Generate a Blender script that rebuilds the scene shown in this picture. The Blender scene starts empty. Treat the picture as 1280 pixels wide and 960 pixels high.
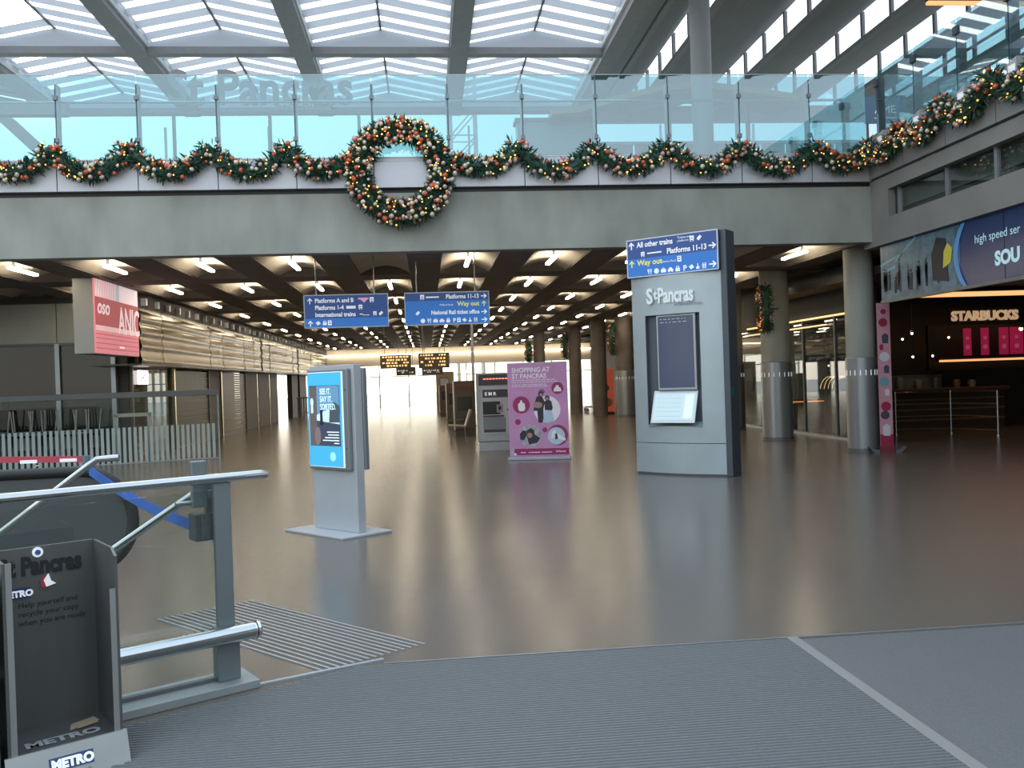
import bpy, math, random
from mathutils import Vector, Matrix
R = random.Random(7)
C = bpy.context.scene.collection
S = bpy.context.scene
PI = math.pi

# ---------------------------------------------------------------- camera, sky, exposure
EYE = 1.6
def look_axes(yaw, pitch, roll):
    f = Vector((math.sin(yaw)*math.cos(pitch), math.cos(yaw)*math.cos(pitch), math.sin(pitch)))
    r = Vector((math.cos(yaw), -math.sin(yaw), 0)); u = r.cross(f)
    c, s = math.cos(roll), math.sin(roll)
    return c*r + s*u, c*u - s*r, f
cam = bpy.data.cameras.new('camera'); cam.sensor_width = 36; cam.lens = 1101/1280*36
cam.clip_end = 500
co = bpy.data.objects.new('camera', cam); C.objects.link(co)
_r, _u, _f = look_axes(0.09587, -0.00552, -0.03387)
m = Matrix((( _r.x, _u.x, -_f.x, 0), (_r.y, _u.y, -_f.y, 0), (_r.z, _u.z, -_f.z, EYE), (0, 0, 0, 1)))
co.matrix_world = m
S.camera = co
S.view_settings.view_transform = 'Standard'; S.view_settings.look = 'None'
S.view_settings.gamma = 1; S.view_settings.use_curve_mapping = False
S.view_settings.exposure = -0.22
EM = 1.8
S.cycles.use_denoising = True
S.cycles.max_bounces = 10; S.cycles.transparent_max_bounces = 24
S.cycles.sample_clamp_indirect = 6
S.cycles.caustics_reflective = False; S.cycles.caustics_refractive = False

w = bpy.data.worlds.new('overcast_sky'); S.world = w; w.use_nodes = True
nt = w.node_tree; nt.nodes.clear()
def N(t, **k):
    n = nt.nodes.new(t)
    for a, b in k.items(): setattr(n, a, b)
    return n
def Lk(a, b): nt.links.new(a, b)
SUN = Vector((-0.4528, 1.0504, 0.4085)).normalized()
tc = N('ShaderNodeTexCoord')
sp = N('ShaderNodeSeparateXYZ'); Lk(tc.outputs['Generated'], sp.inputs[0])
ramp = N('ShaderNodeValToRGB'); e = ramp.color_ramp.elements
mr = N('ShaderNodeMapRange'); mr.inputs[1].default_value = -1; mr.inputs[2].default_value = 1
Lk(sp.outputs['Z'], mr.inputs[0]); Lk(mr.outputs[0], ramp.inputs[0])
e[0].position = 0.47; e[0].color = (.35, .33, .3, 1)
e[1].position = 1.0; e[1].color = (.62, .80, 1.0, 1)
x = e.new(0.505); x.color = (1.0, .93, .82, 1)
x = e.new(0.62); x.color = (.80, .90, 1.0, 1)
dot = N('ShaderNodeVectorMath', operation='DOT_PRODUCT'); dot.inputs[1].default_value = SUN
Lk(tc.outputs['Generated'], dot.inputs[0])
mx = N('ShaderNodeMath', operation='MAXIMUM'); mx.inputs[1].default_value = 0; Lk(dot.outputs['Value'], mx.inputs[0])
pw = N('ShaderNodeMath', operation='POWER'); pw.inputs[1].default_value = 900; Lk(mx.outputs[0], pw.inputs[0])
pw2 = N('ShaderNodeMath', operation='POWER'); pw2.inputs[1].default_value = 4; Lk(mx.outputs[0], pw2.inputs[0])
m1 = N('ShaderNodeMath', operation='MULTIPLY'); m1.inputs[1].default_value = 22; Lk(pw.outputs[0], m1.inputs[0])
m2 = N('ShaderNodeMath', operation='MULTIPLY_ADD'); m2.inputs[1].default_value = 3.6; Lk(pw2.outputs[0], m2.inputs[0]); Lk(m1.outputs[0], m2.inputs[2])
b1 = N('ShaderNodeBackground'); b1.inputs[1].default_value = 2.1; Lk(ramp.outputs[0], b1.inputs[0])
b2 = N('ShaderNodeBackground'); b2.inputs[0].default_value = (1, .88, .68, 1); Lk(m2.outputs[0], b2.inputs[1])
ad = N('ShaderNodeAddShader'); Lk(b1.outputs[0], ad.inputs[0]); Lk(b2.outputs[0], ad.inputs[1])
ow = N('ShaderNodeOutputWorld'); Lk(ad.outputs[0], ow.inputs[0])

# ---------------------------------------------------------------- materials
MATS = {}
def mat(name, col, rough=.5, metal=0., var=0., nscale=6., bump=0., emit=0., stretch=None, spec=.5, bscale=None, trans=0.):
    if name in MATS: return MATS[name]
    m = bpy.data.materials.new(name); m.use_nodes = True; MATS[name] = m
    t = m.node_tree; bs = t.nodes['Principled BSDF']
    bs.inputs['Base Color'].default_value = (*col, 1); bs.inputs['Roughness'].default_value = rough
    bs.inputs['Metallic'].default_value = metal; bs.inputs['Specular IOR Level'].default_value = spec
    if trans: bs.inputs['Transmission Weight'].default_value = trans
    tcn = t.nodes.new('ShaderNodeTexCoord'); mp = t.nodes.new('ShaderNodeMapping')
    t.links.new(tcn.outputs['Object'], mp.inputs[0])
    if stretch: mp.inputs['Scale'].default_value = stretch
    no = t.nodes.new('ShaderNodeTexNoise'); no.inputs['Scale'].default_value = nscale; no.inputs['Detail'].default_value = 6
    t.links.new(mp.outputs[0], no.inputs[0])
    if var:
        hs = t.nodes.new('ShaderNodeHueSaturation'); hs.inputs['Color'].default_value = (*col, 1)
        ml = t.nodes.new('ShaderNodeMapRange'); ml.inputs[1].default_value = .3; ml.inputs[2].default_value = .7
        ml.inputs[3].default_value = 1-var; ml.inputs[4].default_value = 1+var
        t.links.new(no.outputs[0], ml.inputs[0]); t.links.new(ml.outputs[0], hs.inputs['Value'])
        t.links.new(hs.outputs[0], bs.inputs['Base Color'])
    if bump:
        bp = t.nodes.new('ShaderNodeBump'); bp.inputs['Strength'].default_value = bump; bp.inputs['Distance'].default_value = .02
        src = no
        if bscale:
            src = t.nodes.new('ShaderNodeTexNoise'); src.inputs['Scale'].default_value = bscale; t.links.new(mp.outputs[0], src.inputs[0])
        t.links.new(src.outputs[0], bp.inputs['Height']); t.links.new(bp.outputs[0], bs.inputs['Normal'])
    if emit:
        bs.inputs['Emission Color'].default_value = (*col, 1); bs.inputs['Emission Strength'].default_value = emit*EM
    return m
def glass(name, tint, refl=.06, rough=.01):
    m = bpy.data.materials.new(name); m.use_nodes = True; t = m.node_tree; t.nodes.clear()
    tr = t.nodes.new('ShaderNodeBsdfTransparent'); tr.inputs[0].default_value = (*tint, 1)
    gl = t.nodes.new('ShaderNodeBsdfGlossy'); gl.inputs['Roughness'].default_value = rough; gl.inputs[0].default_value = (.95, .98, 1, 1)
    lw = t.nodes.new('ShaderNodeLayerWeight'); lw.inputs[0].default_value = .35
    mr = t.nodes.new('ShaderNodeMapRange'); mr.inputs[3].default_value = refl; mr.inputs[4].default_value = .75
    mi = t.nodes.new('ShaderNodeMixShader'); o = t.nodes.new('ShaderNodeOutputMaterial')
    pw = t.nodes.new('ShaderNodeMath'); pw.operation = 'POWER'; pw.inputs[1].default_value = 2
    t.links.new(lw.outputs['Facing'], pw.inputs[0]); t.links.new(pw.outputs[0], mr.inputs[0]); t.links.new(mr.outputs[0], mi.inputs[0])
    t.links.new(tr.outputs[0], mi.inputs[1]); t.links.new(gl.outputs[0], mi.inputs[2]); t.links.new(mi.outputs[0], o.inputs[0])
    MATS[name] = m; return m
def emis(name, col, s): return mat(name, col, .6, emit=s)

concrete = mat('concrete', (.355, .375, .335), .85, var=.17, nscale=1.6, stretch=(1, 1, .5), bump=.15, bscale=30)
concrete_r = mat('grey_precast', (.25, .245, .232), .8, var=.12, nscale=1.2)
pier_m = mat('dark_pier', (.055, .042, .033), .6, var=.1)
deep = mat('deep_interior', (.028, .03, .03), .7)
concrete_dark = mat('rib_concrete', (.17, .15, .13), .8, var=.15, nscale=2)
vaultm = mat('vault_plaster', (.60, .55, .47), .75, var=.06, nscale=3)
steel = mat('brushed_steel', (.36, .385, .40), .36, .6, var=.06, nscale=4, stretch=(1, 1, 40))
steel_b = mat('satin_steel', (.40, .44, .47), .38, .75, var=.05, nscale=9)
chrome = mat('polished_steel', (.62, .64, .66), .2, 1.)
dark_steel = mat('dark_steel', (.17, .185, .20), .45, .5)
fascia_m = mat('pale_fascia_metal', (.58, .60, .65), .42, .35, var=.06, nscale=1.2)
roofm = mat('roof_steel_grey', (.33, .33, .345), .6, var=.06)
soffit_m = mat('soffit_boards', (.29, .285, .285), .6, var=.08, nscale=3, stretch=(6, .4, 1))
slat_m = bpy.data.materials.new('louvre_opal'); slat_m.use_nodes = True
_t = slat_m.node_tree; _t.nodes.clear(); _d = _t.nodes.new('ShaderNodeBsdfDiffuse'); _d.inputs[0].default_value = (.6,.62,.68,1)
_l = _t.nodes.new('ShaderNodeBsdfTranslucent'); _l.inputs[0].default_value = (.46,.46,.47,1); _m = _t.nodes.new('ShaderNodeAddShader'); _o = _t.nodes.new('ShaderNodeOutputMaterial')
_t.links.new(_d.outputs[0], _m.inputs[0]); _t.links.new(_l.outputs[0], _m.inputs[1]); _t.links.new(_m.outputs[0], _o.inputs[0])
_d.inputs[0].default_value = (.4,.41,.45,1)
black = mat('black_rubber', (.015, .015, .016), .5)
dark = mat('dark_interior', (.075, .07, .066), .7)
brown = mat('dark_brown_metal', (.11, .085, .065), .4, .4, var=.1)
bronze = mat('bronze_cladding', (.25, .20, .135), .22, .9, var=.16, nscale=1.2, stretch=(1, .6, 2.2), bump=.3, bscale=2.2)
shutter_m = mat('bronze_shutter', (.13, .095, .058), .42, .35, var=.1, nscale=2)
white = mat('white_paint', (.8, .81, .82), .5)
ink_white = mat('sign_white', (.85, .87, .9), .5, emit=.25)
sign_navy = mat('sign_navy', (.025, .07, .24), .4, emit=.25)
sign_blue = mat('sign_blue', (.025, .15, .48), .4, emit=.3)
ink_yellow = mat('sign_yellow', (.75, .68, .12), .5, emit=.3)
gl_bal = glass('balustrade_glass', (.54, .735, .77), .15)
gl_clear = glass('clear_glass', (.88, .93, .92), .05)
gl_dark = glass('dark_shop_glass', (.45, .52, .51), .035, .02)
gl_roof = glass('roof_glass', (.93, .95, .97), .04)
needle = mat('fir_needles', (.03, .095, .06), .6, var=.4, nscale=12)
b_red = mat('bauble_copper', (.72, .16, .075), .3, .3)
b_gold = mat('bauble_champagne', (.82, .74, .56), .3, .3)
b_pink = mat('bauble_rose', (.76, .50, .47), .3, .3)
fairy = emis('fairy_light', (1, .50, .12), 1.6)
fairy_red = emis('fairy_light_red', (1, .22, .05), 1.2)
lamp = emis('warm_tube', (1, .86, .66), 17)

# ---------------------------------------------------------------- mesh helpers
class MB:
    def __init__(s): s.v = []; s.f = []; s.mi = []; s.cur = 0
    def add(s, v, f):
        n = len(s.v); s.v += [tuple(p) for p in v]; s.f += [tuple(i+n for i in q) for q in f]; s.mi += [s.cur]*len(f); return s
    def box(s, x0, x1, y0, y1, z0, z1):
        return s.add([(x0,y0,z0),(x1,y0,z0),(x1,y1,z0),(x0,y1,z0),(x0,y0,z1),(x1,y0,z1),(x1,y1,z1),(x0,y1,z1)],
                     [(0,3,2,1),(4,5,6,7),(0,1,5,4),(1,2,6,5),(2,3,7,6),(3,0,4,7)])
    def quad(s, a, b, c, d): return s.add([a,b,c,d], [(0,1,2,3)])
    def tube(s, pts, r, n=12, cap=True, radii=None):
        pts = [Vector(p) for p in pts]; rings = []; prev = None
        for i, p in enumerate(pts):
            d = (pts[min(i+1, len(pts)-1)] - pts[max(i-1, 0)]).normalized()
            if prev is None: a = d.orthogonal().normalized()
            else: a = (prev - d*prev.dot(d)).normalized()
            prev = a; b = d.cross(a); rr = radii[i] if radii else r
            rings.append([p + (a*math.cos(2*PI*k/n) + b*math.sin(2*PI*k/n))*rr for k in range(n)])
        v = [q for ri in rings for q in ri]; f = []
        for i in range(len(rings)-1):
            for k in range(n): f.append((i*n+k, i*n+(k+1)%n, (i+1)*n+(k+1)%n, (i+1)*n+k))
        if cap: f.append(tuple(range(n))[::-1]); f.append(tuple(range((len(rings)-1)*n, len(rings)*n)))
        return s.add(v, f)
    def lathe(s, prof, n=24, cx=0, cy=0):
        v = []; f = []
        for r, z in prof: v += [(cx+r*math.cos(2*PI*k/n), cy+r*math.sin(2*PI*k/n), z) for k in range(n)]
        for i in range(len(prof)-1):
            for k in range(n): f.append((i*n+k, i*n+(k+1)%n, (i+1)*n+(k+1)%n, (i+1)*n+k))
        f.append(tuple(range(n))[::-1]); f.append(tuple(range((len(prof)-1)*n, len(prof)*n)))
        return s.add(v, f)
    def prism_xz(s, pts, y0, y1):      # outline in x,z given counter-clockwise seen from -y, extruded along y
        n = len(pts); v = [(x,y0,z) for x,z in pts] + [(x,y1,z) for x,z in pts]
        f = [tuple(range(n)), tuple(range(n, 2*n))[::-1]] + [(i, i+n, (i+1)%n+n, (i+1)%n) for i in range(n)]
        return s.add(v, f)
    def prism_xy(s, pts, z0, z1):
        n = len(pts); v = [(x,y,z0) for x,y in pts] + [(x,y,z1) for x,y in pts]
        f = [tuple(range(n))[::-1], tuple(range(n, 2*n))] + [(i, (i+1)%n, (i+1)%n+n, i+n) for i in range(n)]
        return s.add(v, f)
    def prism_yz(s, pts, x0, x1):
        n = len(pts); v = [(x0,y,z) for y,z in pts] + [(x1,y,z) for y,z in pts]
        f = [tuple(range(n))[::-1], tuple(range(n, 2*n))] + [(i, (i+1)%n, (i+1)%n+n, i+n) for i in range(n)]
        return s.add(v, f)
    def ball(s, c, r, n=10, m=6):
        v = [(c[0], c[1], c[2]-r)]; f = []
        for j in range(1, m):
            t = -PI/2 + PI*j/m
            v += [(c[0]+r*math.cos(t)*math.cos(2*PI*k/n), c[1]+r*math.cos(t)*math.sin(2*PI*k/n), c[2]+r*math.sin(t)) for k in range(n)]
        v.append((c[0], c[1], c[2]+r)); L = len(v)-1
        for k in range(n):
            f.append((0, 1+(k+1)%n, 1+k)); f.append((L, L-n+k, L-n+(k+1)%n))
        for j in range(m-2):
            for k in range(n): f.append((1+j*n+k, 1+j*n+(k+1)%n, 1+(j+1)*n+(k+1)%n, 1+(j+1)*n+k))
        return s.add(v, f)
    def disc(s, cx, cz, r, y0, y1, n=20, rx=None): # disc facing -y
        rx = rx or r
        return s.prism_xz([(cx+rx*math.cos(2*PI*k/n), cz+r*math.sin(2*PI*k/n)) for k in range(n)], y0, y1)
    def mesh(s, name, mats, smooth=False):
        me = bpy.data.meshes.new(name); me.from_pydata(s.v, [], s.f)
        for m in (mats if isinstance(mats, (list, tuple)) else [mats]): me.materials.append(m)
        if any(s.mi): me.polygons.foreach_set('material_index', s.mi)
        if smooth: me.polygons.foreach_set('use_smooth', [True]*len(me.polygons))
        me.update(); return me
    def build(s, name, mats, parent=None, smooth=False, bevel=0, kind=None, label=None):
        o = bpy.data.objects.new(name, s.mesh(name, mats, smooth)); C.objects.link(o)
        if parent: o.parent = parent
        if bevel:
            b = o.modifiers.new('edge', 'BEVEL'); b.width = bevel; b.segments = 2; b.limit_method = 'ANGLE'
        if smooth:
            try:
                e = o.modifiers.new('split', 'EDGE_SPLIT'); e.split_angle = math.radians(40)
            except Exception: pass
        if kind: o['kind'] = kind
        if label: o['label'] = label
        return o
def BX(name, m, x0, x1, y0, y1, z0, z1, parent=None, bevel=0, **k): return MB().box(x0,x1,y0,y1,z0,z1).build(name, m, parent, bevel=bevel, **k)
def tag(o, label, cat=None, group=None, kind=None):
    o['label'] = label
    if cat: o['category'] = cat
    if group: o['group'] = group
    if kind: o['kind'] = kind
    return o
def T(name, label, cat, loc, rz=0., group=None):
    o = bpy.data.objects.new(name, None); C.objects.link(o); o.empty_display_size = .1
    o.location = loc; o.rotation_euler = (0, 0, rz); return tag(o, label, cat, group)
def ST(name, label, loc=(0,0,0), rz=0.):
    o = bpy.data.objects.new(name, None); C.objects.link(o); o.empty_display_size = .1
    o.location = loc; o.rotation_euler = (0, 0, rz); return tag(o, label, None, None, 'structure')
def inst(name, me, parent, loc=(0,0,0), rot=(0,0,0), scale=(1,1,1)):
    o = bpy.data.objects.new(name, me); C.objects.link(o)
    if parent: o.parent = parent
    o.location = loc; o.rotation_euler = rot; o.scale = scale; return o
def copy_tree(o, parent=None):
    c = o.copy(); C.objects.link(c)
    if parent: c.parent = parent
    for ch in list(o.children): copy_tree(ch, c)
    return c
def txt(body, size, x, y, z, m, parent, align='LEFT', name='lettering', bold=0., depth=0., tilt=0., sx=1., shear=0., space=1.):
    """flat lettering facing local -y, its baseline at z"""
    cu = bpy.data.curves.new(name, 'FONT'); cu.body = body; cu.size = size; cu.align_x = align
    cu.offset = bold; cu.extrude = depth; cu.resolution_u = 3; cu.space_character = space; cu.shear = shear
    cu.materials.append(m)
    o = bpy.data.objects.new(name, cu); C.objects.link(o); o.parent = parent
    me = bpy.data.meshes.new_from_object(o); bpy.data.objects.remove(o); bpy.data.curves.remove(cu)
    o = bpy.data.objects.new(name, me); C.objects.link(o); o.parent = parent
    o.location = (x, y, z); o.rotation_euler = (PI/2 + tilt, 0, 0); o.scale = (sx, 1, 1); return o
# ================================================================ THE SETTING
XB, YB = 8.07, 15.19
floor_m = mat('terrazzo_floor', (.142, .121, .100), .24, var=.22, nscale=170, spec=.6)
mat_m = mat('ribbed_floor_tile', (.155, .163, .168), .5, var=.05, nscale=60)
mat_p = mat('plain_floor_tile', (.14, .146, .152), .45, var=.14, nscale=90)
fl = MB().quad((-18,-14,0), (24,-14,0), (24,58.6,0), (-18,58.6,0)).build('floor', floor_m)
tag(fl, 'polished brownish grey terrazzo floor of the station hall', kind='structure')
ap = MB().quad((-60,58.6,-.01), (60,58.6,-.01), (60,130,-.01), (-60,130,-.01)).build('pavement', mat('pale_paving', (.78, .72, .64), .8, var=.08))
tag(ap, 'pale paving outside the far glass doors', kind='structure')
# ribbed entrance matting in front of the seam
mt = ST('floor_matting', 'ribbed grey entrance flooring in the foreground')
b = MB(); y = 1.0; yend = 5.06
while y < yend-.03:
    x0 = max(-3.0, -0.3-(5.13-y)*1.5) ; x1 = 2.07
    v = []
    for yy, zz in ((y,.002),(y+.005,.013),(y+.015,.013),(y+.020,.002),(y+.028,.002)):
        xl = max(-3.2, -0.3-(5.13-yy)*1.5); v += [(xl,yy,zz),(x1,yy,zz)]
    b.add(v, [(2*i,2*i+1,2*i+3,2*i+2) for i in range(4)]); y += .028
b.build('ribbed_tile', mat_m, mt, kind='stuff')
MB().box(2.14, 12, 1.0, 5.0, .001, .008).build('plain_tile', mat_p, mt)
BX('seam_strip', steel_b, -.3, 8.0, 5.05, 5.065, .001, .010, mt)
BX('divider_strip', mat('aluminium_strip', (.36,.36,.35), .5, .5), 2.07, 2.135, 1.0, 5.05, .002, .014, mt)

BX('wall_back', concrete, -18, 24, -13.8, -13.5, 0, 6); tag(bpy.data.objects['wall_back'], 'plain concrete wall added behind the viewpoint to darken reflections', kind='structure')  # unseen low wall, added so the shop glass reflects something dark
# ceiling of vaulted coffers
ce = ST('ceiling', 'concrete ceiling of small vaulted coffers over the hall')
CX = [-0.79+1.64*k for k in range(-6, 8)]; RY = [15.5+3.9*j for j in range(11)]
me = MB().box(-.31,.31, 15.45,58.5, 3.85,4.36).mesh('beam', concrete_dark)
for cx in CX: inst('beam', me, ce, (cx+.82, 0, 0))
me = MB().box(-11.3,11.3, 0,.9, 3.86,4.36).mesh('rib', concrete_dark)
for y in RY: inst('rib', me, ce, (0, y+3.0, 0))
b = MB(); n = 10; v = []
for i in range(n+1):
    x = -.52+1.04*i/n; z = .0+.17*(1-(x/.52)**2); v += [(x,0,z),(x,3.0,z)]
b.add(v, [(2*i,2*i+1,2*i+3,2*i+2) for i in range(n)])
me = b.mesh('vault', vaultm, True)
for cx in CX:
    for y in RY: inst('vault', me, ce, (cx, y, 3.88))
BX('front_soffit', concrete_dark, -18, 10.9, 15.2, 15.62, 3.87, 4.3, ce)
sl = BX('deck', concrete, -18, 24, 15.3, 59, 4.36, 5.0); tag(sl, 'concrete deck of the upper level above the hall', kind='structure')
sl2 = BX('deck', concrete, XB+.25, 24, -12, 15.3, 4.36, 5.0); tag(sl2, 'concrete deck of the upper level on the right side', kind='structure')

# strip lights
def strip_light():
    t = T('strip_light', 'slim warm strip light set lengthwise in a vaulted coffer', 'light', (0,0,0), 0, 'strip lights in the ceiling coffers')
    BX('tube', lamp, -.036,.036, -.55,.55, 0,.045, t)
    BX('hanger', dark_steel, -.02,.02,-.4,-.36,.045,.18,t)
    return t
ORD = ('first','second','third','fourth','fifth','sixth','seventh','eighth','ninth','tenth','eleventh')
proto = None; skip = {(-0.79, 0), (5.77, 0), (5.77, 1)}
for cx in CX:
    for j, y in enumerate(RY):
        if (round(cx,2), j) in skip or cx < -7.6 or cx > 9: continue
        if proto is None: o = proto = strip_light()
        else: o = copy_tree(proto)
        o.location = (cx, y+1.55, 3.87); o['label'] = 'strip light in the %s coffer row beyond the beam, %s coffer from the left' % (ORD[j], ORD[round((cx+7.35)/1.64)])

# concrete bridge beam and its metal fascia
bm = BX('beam', concrete, -18, XB+.02, YB, YB+.3, 3.85, 4.85); tag(bm, 'deep grey concrete beam carrying the glass balustrade', kind='structure')
fa = ST('trim_1', 'pale metal fascia panels below the glass balustrade')
PX = [-5.94+1.29*k for k in range(-9, 11)] + [XB]
BX('shadow_gap', black, -18, XB, YB+.04, YB+.3, 4.84, 4.95, fa)
for a, c in zip(PX[:-1], PX[1:]):
    BX('panel', fascia_m, a+.006, c-.006, YB-.06, YB+.04, 4.93, 5.37, fa, bevel=.004)
BX('ledge', fascia_m, PX[0], XB, YB-.02, YB+.3, 5.38, 5.46, fa)

# right hand bridge side
rs = ST('wall_right', 'grey concrete side of the raised walkway on the right')
BX('beam', concrete_r, XB, XB+.35, -4, YB+.3, 3.75, 4.2, rs)
BX('beam', concrete_r, XB, XB+.35, -4, YB+.3, 4.68, 4.92, rs)
BX('beam', concrete_r, XB, XB+.35, 14.6, YB+.3, 4.2, 4.68, rs)
BX('recess', mat('grey_recess', (.22,.22,.21), .6), XB+.3, XB+.35, -4, 14.6, 4.2, 4.68, rs)
for y in (14.45, 13.05, 11.85, 10.6, 9.3): BX('mullion', steel_b, XB+.1, XB+.16, y-.03, y+.03, 4.2, 4.68, rs)
MB().quad((XB+.13,-4,4.2),(XB+.13,14.6,4.2),(XB+.13,14.6,4.68),(XB+.13,-4,4.68)).build('pane', gl_dark, rs)
fb = ST('trim_2', 'grey metal fascia panels below the right balustrade')
RYp = [15.2-1.2*k for k in range(0, 16)]
fascia_r = mat('grey_fascia_metal', (.29,.295,.30), .45, .3, var=.08, nscale=1.5)
for a, c in zip(RYp[:-1], RYp[1:]): BX('panel', fascia_r, XB-.05, XB+.05, c+.006, a-.006, 4.95, 5.5, fb)

# glazed roof of ridged bays
rf = ST('roof', 'glazed station roof of ridged bays with louvre slats')
BXs = [-14.75, -10.8, -6.85, -2.85, 1.1, 5.05]; GY = [12.85, 17.8, 22.7, 27.6]
me = MB().box(-.23,.23, 12.85,27.8, 9.95,10.45).mesh('beam', roofm)
for x in BXs[:-1]: inst('beam', me, rf, (x, 0, 0))
# girders with gabled tops
def gable(w):
    h = w/2
    b = MB(); b.box(-h,h,-.12,.12, 9.98,10.12); b.prism_xz([(-h,10.12),(h,10.12),(h,10.22),(0,10.58),(-h,10.22)], -.05,.05); return b.mesh('girder', [roofm])
gm = gable(3.95)
pale_gable = mat('gable_panel_grey', (.72,.74,.78), .5)
for y in GY:
    for a, c in zip(BXs[:-1], BXs[1:]):
        inst('girder', MATS.setdefault('_gb', MB().box(-1.98,1.98,-.14,.14,9.96,10.13).mesh('girder', roofm)), rf, ((a+c)/2, y, 0))
        inst('gable', MATS.setdefault('_gg', MB().prism_xz([(-1.75,10.13),(1.75,10.13),(1.75,10.26),(0,10.62),(-1.75,10.26)],-.04,.04).mesh('gable', pale_gable)), rf, ((a+c)/2, y, 0))
hw = 1.76; ang = math.atan2(.36, hw); Ls = math.hypot(hw, .36)
slat_me = MB().box(0, Ls, -.17, .17, -.012, .012).mesh('slat', slat_m)
pane_me = MB().quad((0,0,0),(Ls,0,0),(Ls,4.9,0),(0,4.9,0)).mesh('pane', gl_roof)
board_me = MB().quad((0,0,0),(Ls,0,0),(Ls,4.9,0),(0,4.9,0)).mesh('roof_board', soffit_m)
ridge_me = MB().box(-.025,.025,0,4.9,-.03,.03).mesh('ridge', dark_steel)
for gi in range(3):
    for bi, (a, c) in enumerate(zip(BXs[:-1], BXs[1:])):
        cx = (a+c)/2; y0 = GY[gi]
        inst('ridge', ridge_me, rf, (cx, y0, 10.62))
        for s in (0, 1):
            inst('pane' if bi else 'roof_board', pane_me if bi else board_me, rf, (cx-hw if s == 0 else cx+hw, y0 if s == 0 else y0+4.9, 10.34), (0, -ang, 0) if s == 0 else (0, -ang, PI))
            for k in range(7):
                yy = y0+.35+.7*k
                if bi == 1 and gi == 1 and s == 0 and k in (4,5): continue     # the gap through which the low sun glares
                o = inst('slat', slat_me, rf, (cx-hw if s == 0 else cx+hw, yy, 10.28), (-.06 if s == 0 else .06, -ang, 0 if s == 0 else PI))
        for s in (-1, 1): inst('gutter', MATS.setdefault('_gu', MB().box(-.14,.14,0,4.9,10.1,10.3).mesh('gutter', pale_gable)), rf, (cx+s*1.85, y0, 0))
# right part: edge channel, boarded soffits and clerestory windows stepping away to the right
ch = MB(); ch.box(4.85,5.3,6,27.8,9.9,10.5).box(5.32,5.62,6,27.8,9.98,10.5).box(5.66,5.80,6,27.8,9.93,10.5)
ch.build('edge_channel', roofm, rf)
WX = [6.85, 9.35, 11.4, 13.35, 15.35, 17.4, 19.5]
for i, x in enumerate(WX):
    xa = 5.8 if i == 0 else WX[i-1]
    v = []; n = 8
    for k in range(n+1):
        t = k/n; xx = xa+(x-xa)*t; zz = 10.0+.68*(t**2.2); v += [(xx,6,zz),(xx,27.8,zz)]
    MB().add(v, [(2*k,2*k+1,2*k+3,2*k+2) for k in range(n)]).build('soffit', soffit_m, rf, True)
    BX('sill', roofm, x-.06, x+.1, 6, 27.8, 9.92, 10.03, rf)
    MB().quad((x,6,10.03),(x,27.8,10.03),(x,27.8,10.66),(x,6,10.66)).build('pane', gl_roof, rf)
    mm = MATS.setdefault('_mu', MB().box(-.04,.04,-.05,.05,10.0,10.68).mesh('mullion', roofm))
    for k in range(16): inst('mullion', mm, rf, (x, 6.2+1.4*k, 0))
BX('end_beam', roofm, 4.85, 21, 27.7, 27.95, 9.7, 10.2, rf)

# left wall: bronze cladding over shopfronts
wl = ST('wall_left', 'left wall clad in wavy bronze panels above shops')
XL = -6.4
BX('backing', dark, XL-1.2, XL-.05, 21.4, 58.4, 3.5, 3.86, wl)
b = MB(); v = []; nz = 28
for i in range(nz+1):
    z = 2.22+1.28*i/nz; xx = .022*math.sin(z*19.6)+.008*math.sin(z*41+1); v += [(xx,.025,z),(xx+.004,.8,z),(xx,1.585,z)]
b.add(v, [q for i in range(nz) for q in ((3*i,3*i+1,3*i+4,3*i+3),(3*i+1,3*i+2,3*i+5,3*i+4))]); pm = b.mesh('panel', bronze, True)
for k in range(23): inst('panel', pm, wl, (XL, 20.6+1.63*k, 0), (0,R.uniform(-.01,.01),R.uniform(-.022,.022)))
BX('panel_backing', dark, XL-.14, XL-.08, 20.6, 58.3, 2.22, 3.5, wl)
bk = MB().box(-.1,.02,-.05,.05,3.58,3.74).mesh('bracket', fascia_m)
for k in range(40): inst('bracket', bk, wl, (XL+.02, 21+.92*k, 0))
BX('soffit', brown, XL-1.1, XL, 20.6, 58.4, 2.2, 2.24, wl)
BX('pier', pier_m, XL-.75, XL-.55, 28.9, 30.5, 0, 2.2, wl)
for y0, y1 in ((34.6,36.6),(37.0,39.4),(39.8,41.6),(46.0,48.0),(48.8,51.4),(54,55.4)): BX('pier', pier_m, XL-.75, XL-.5, y0, y1, 0, 2.2, wl)
for y in (30.56, 36.8, 39.6, 25.0): BX('glint_strip', mat('glint_gold', (.8,.66,.4), .15, 1.), XL-.62, XL-.5, y-.04, y+.04, 0, 2.2, wl)  # gold strips standing in for light reflected along the wall
BX('back_wall', dark, -12, -11.9, 21, 56, 0, 3.8, wl)
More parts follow.
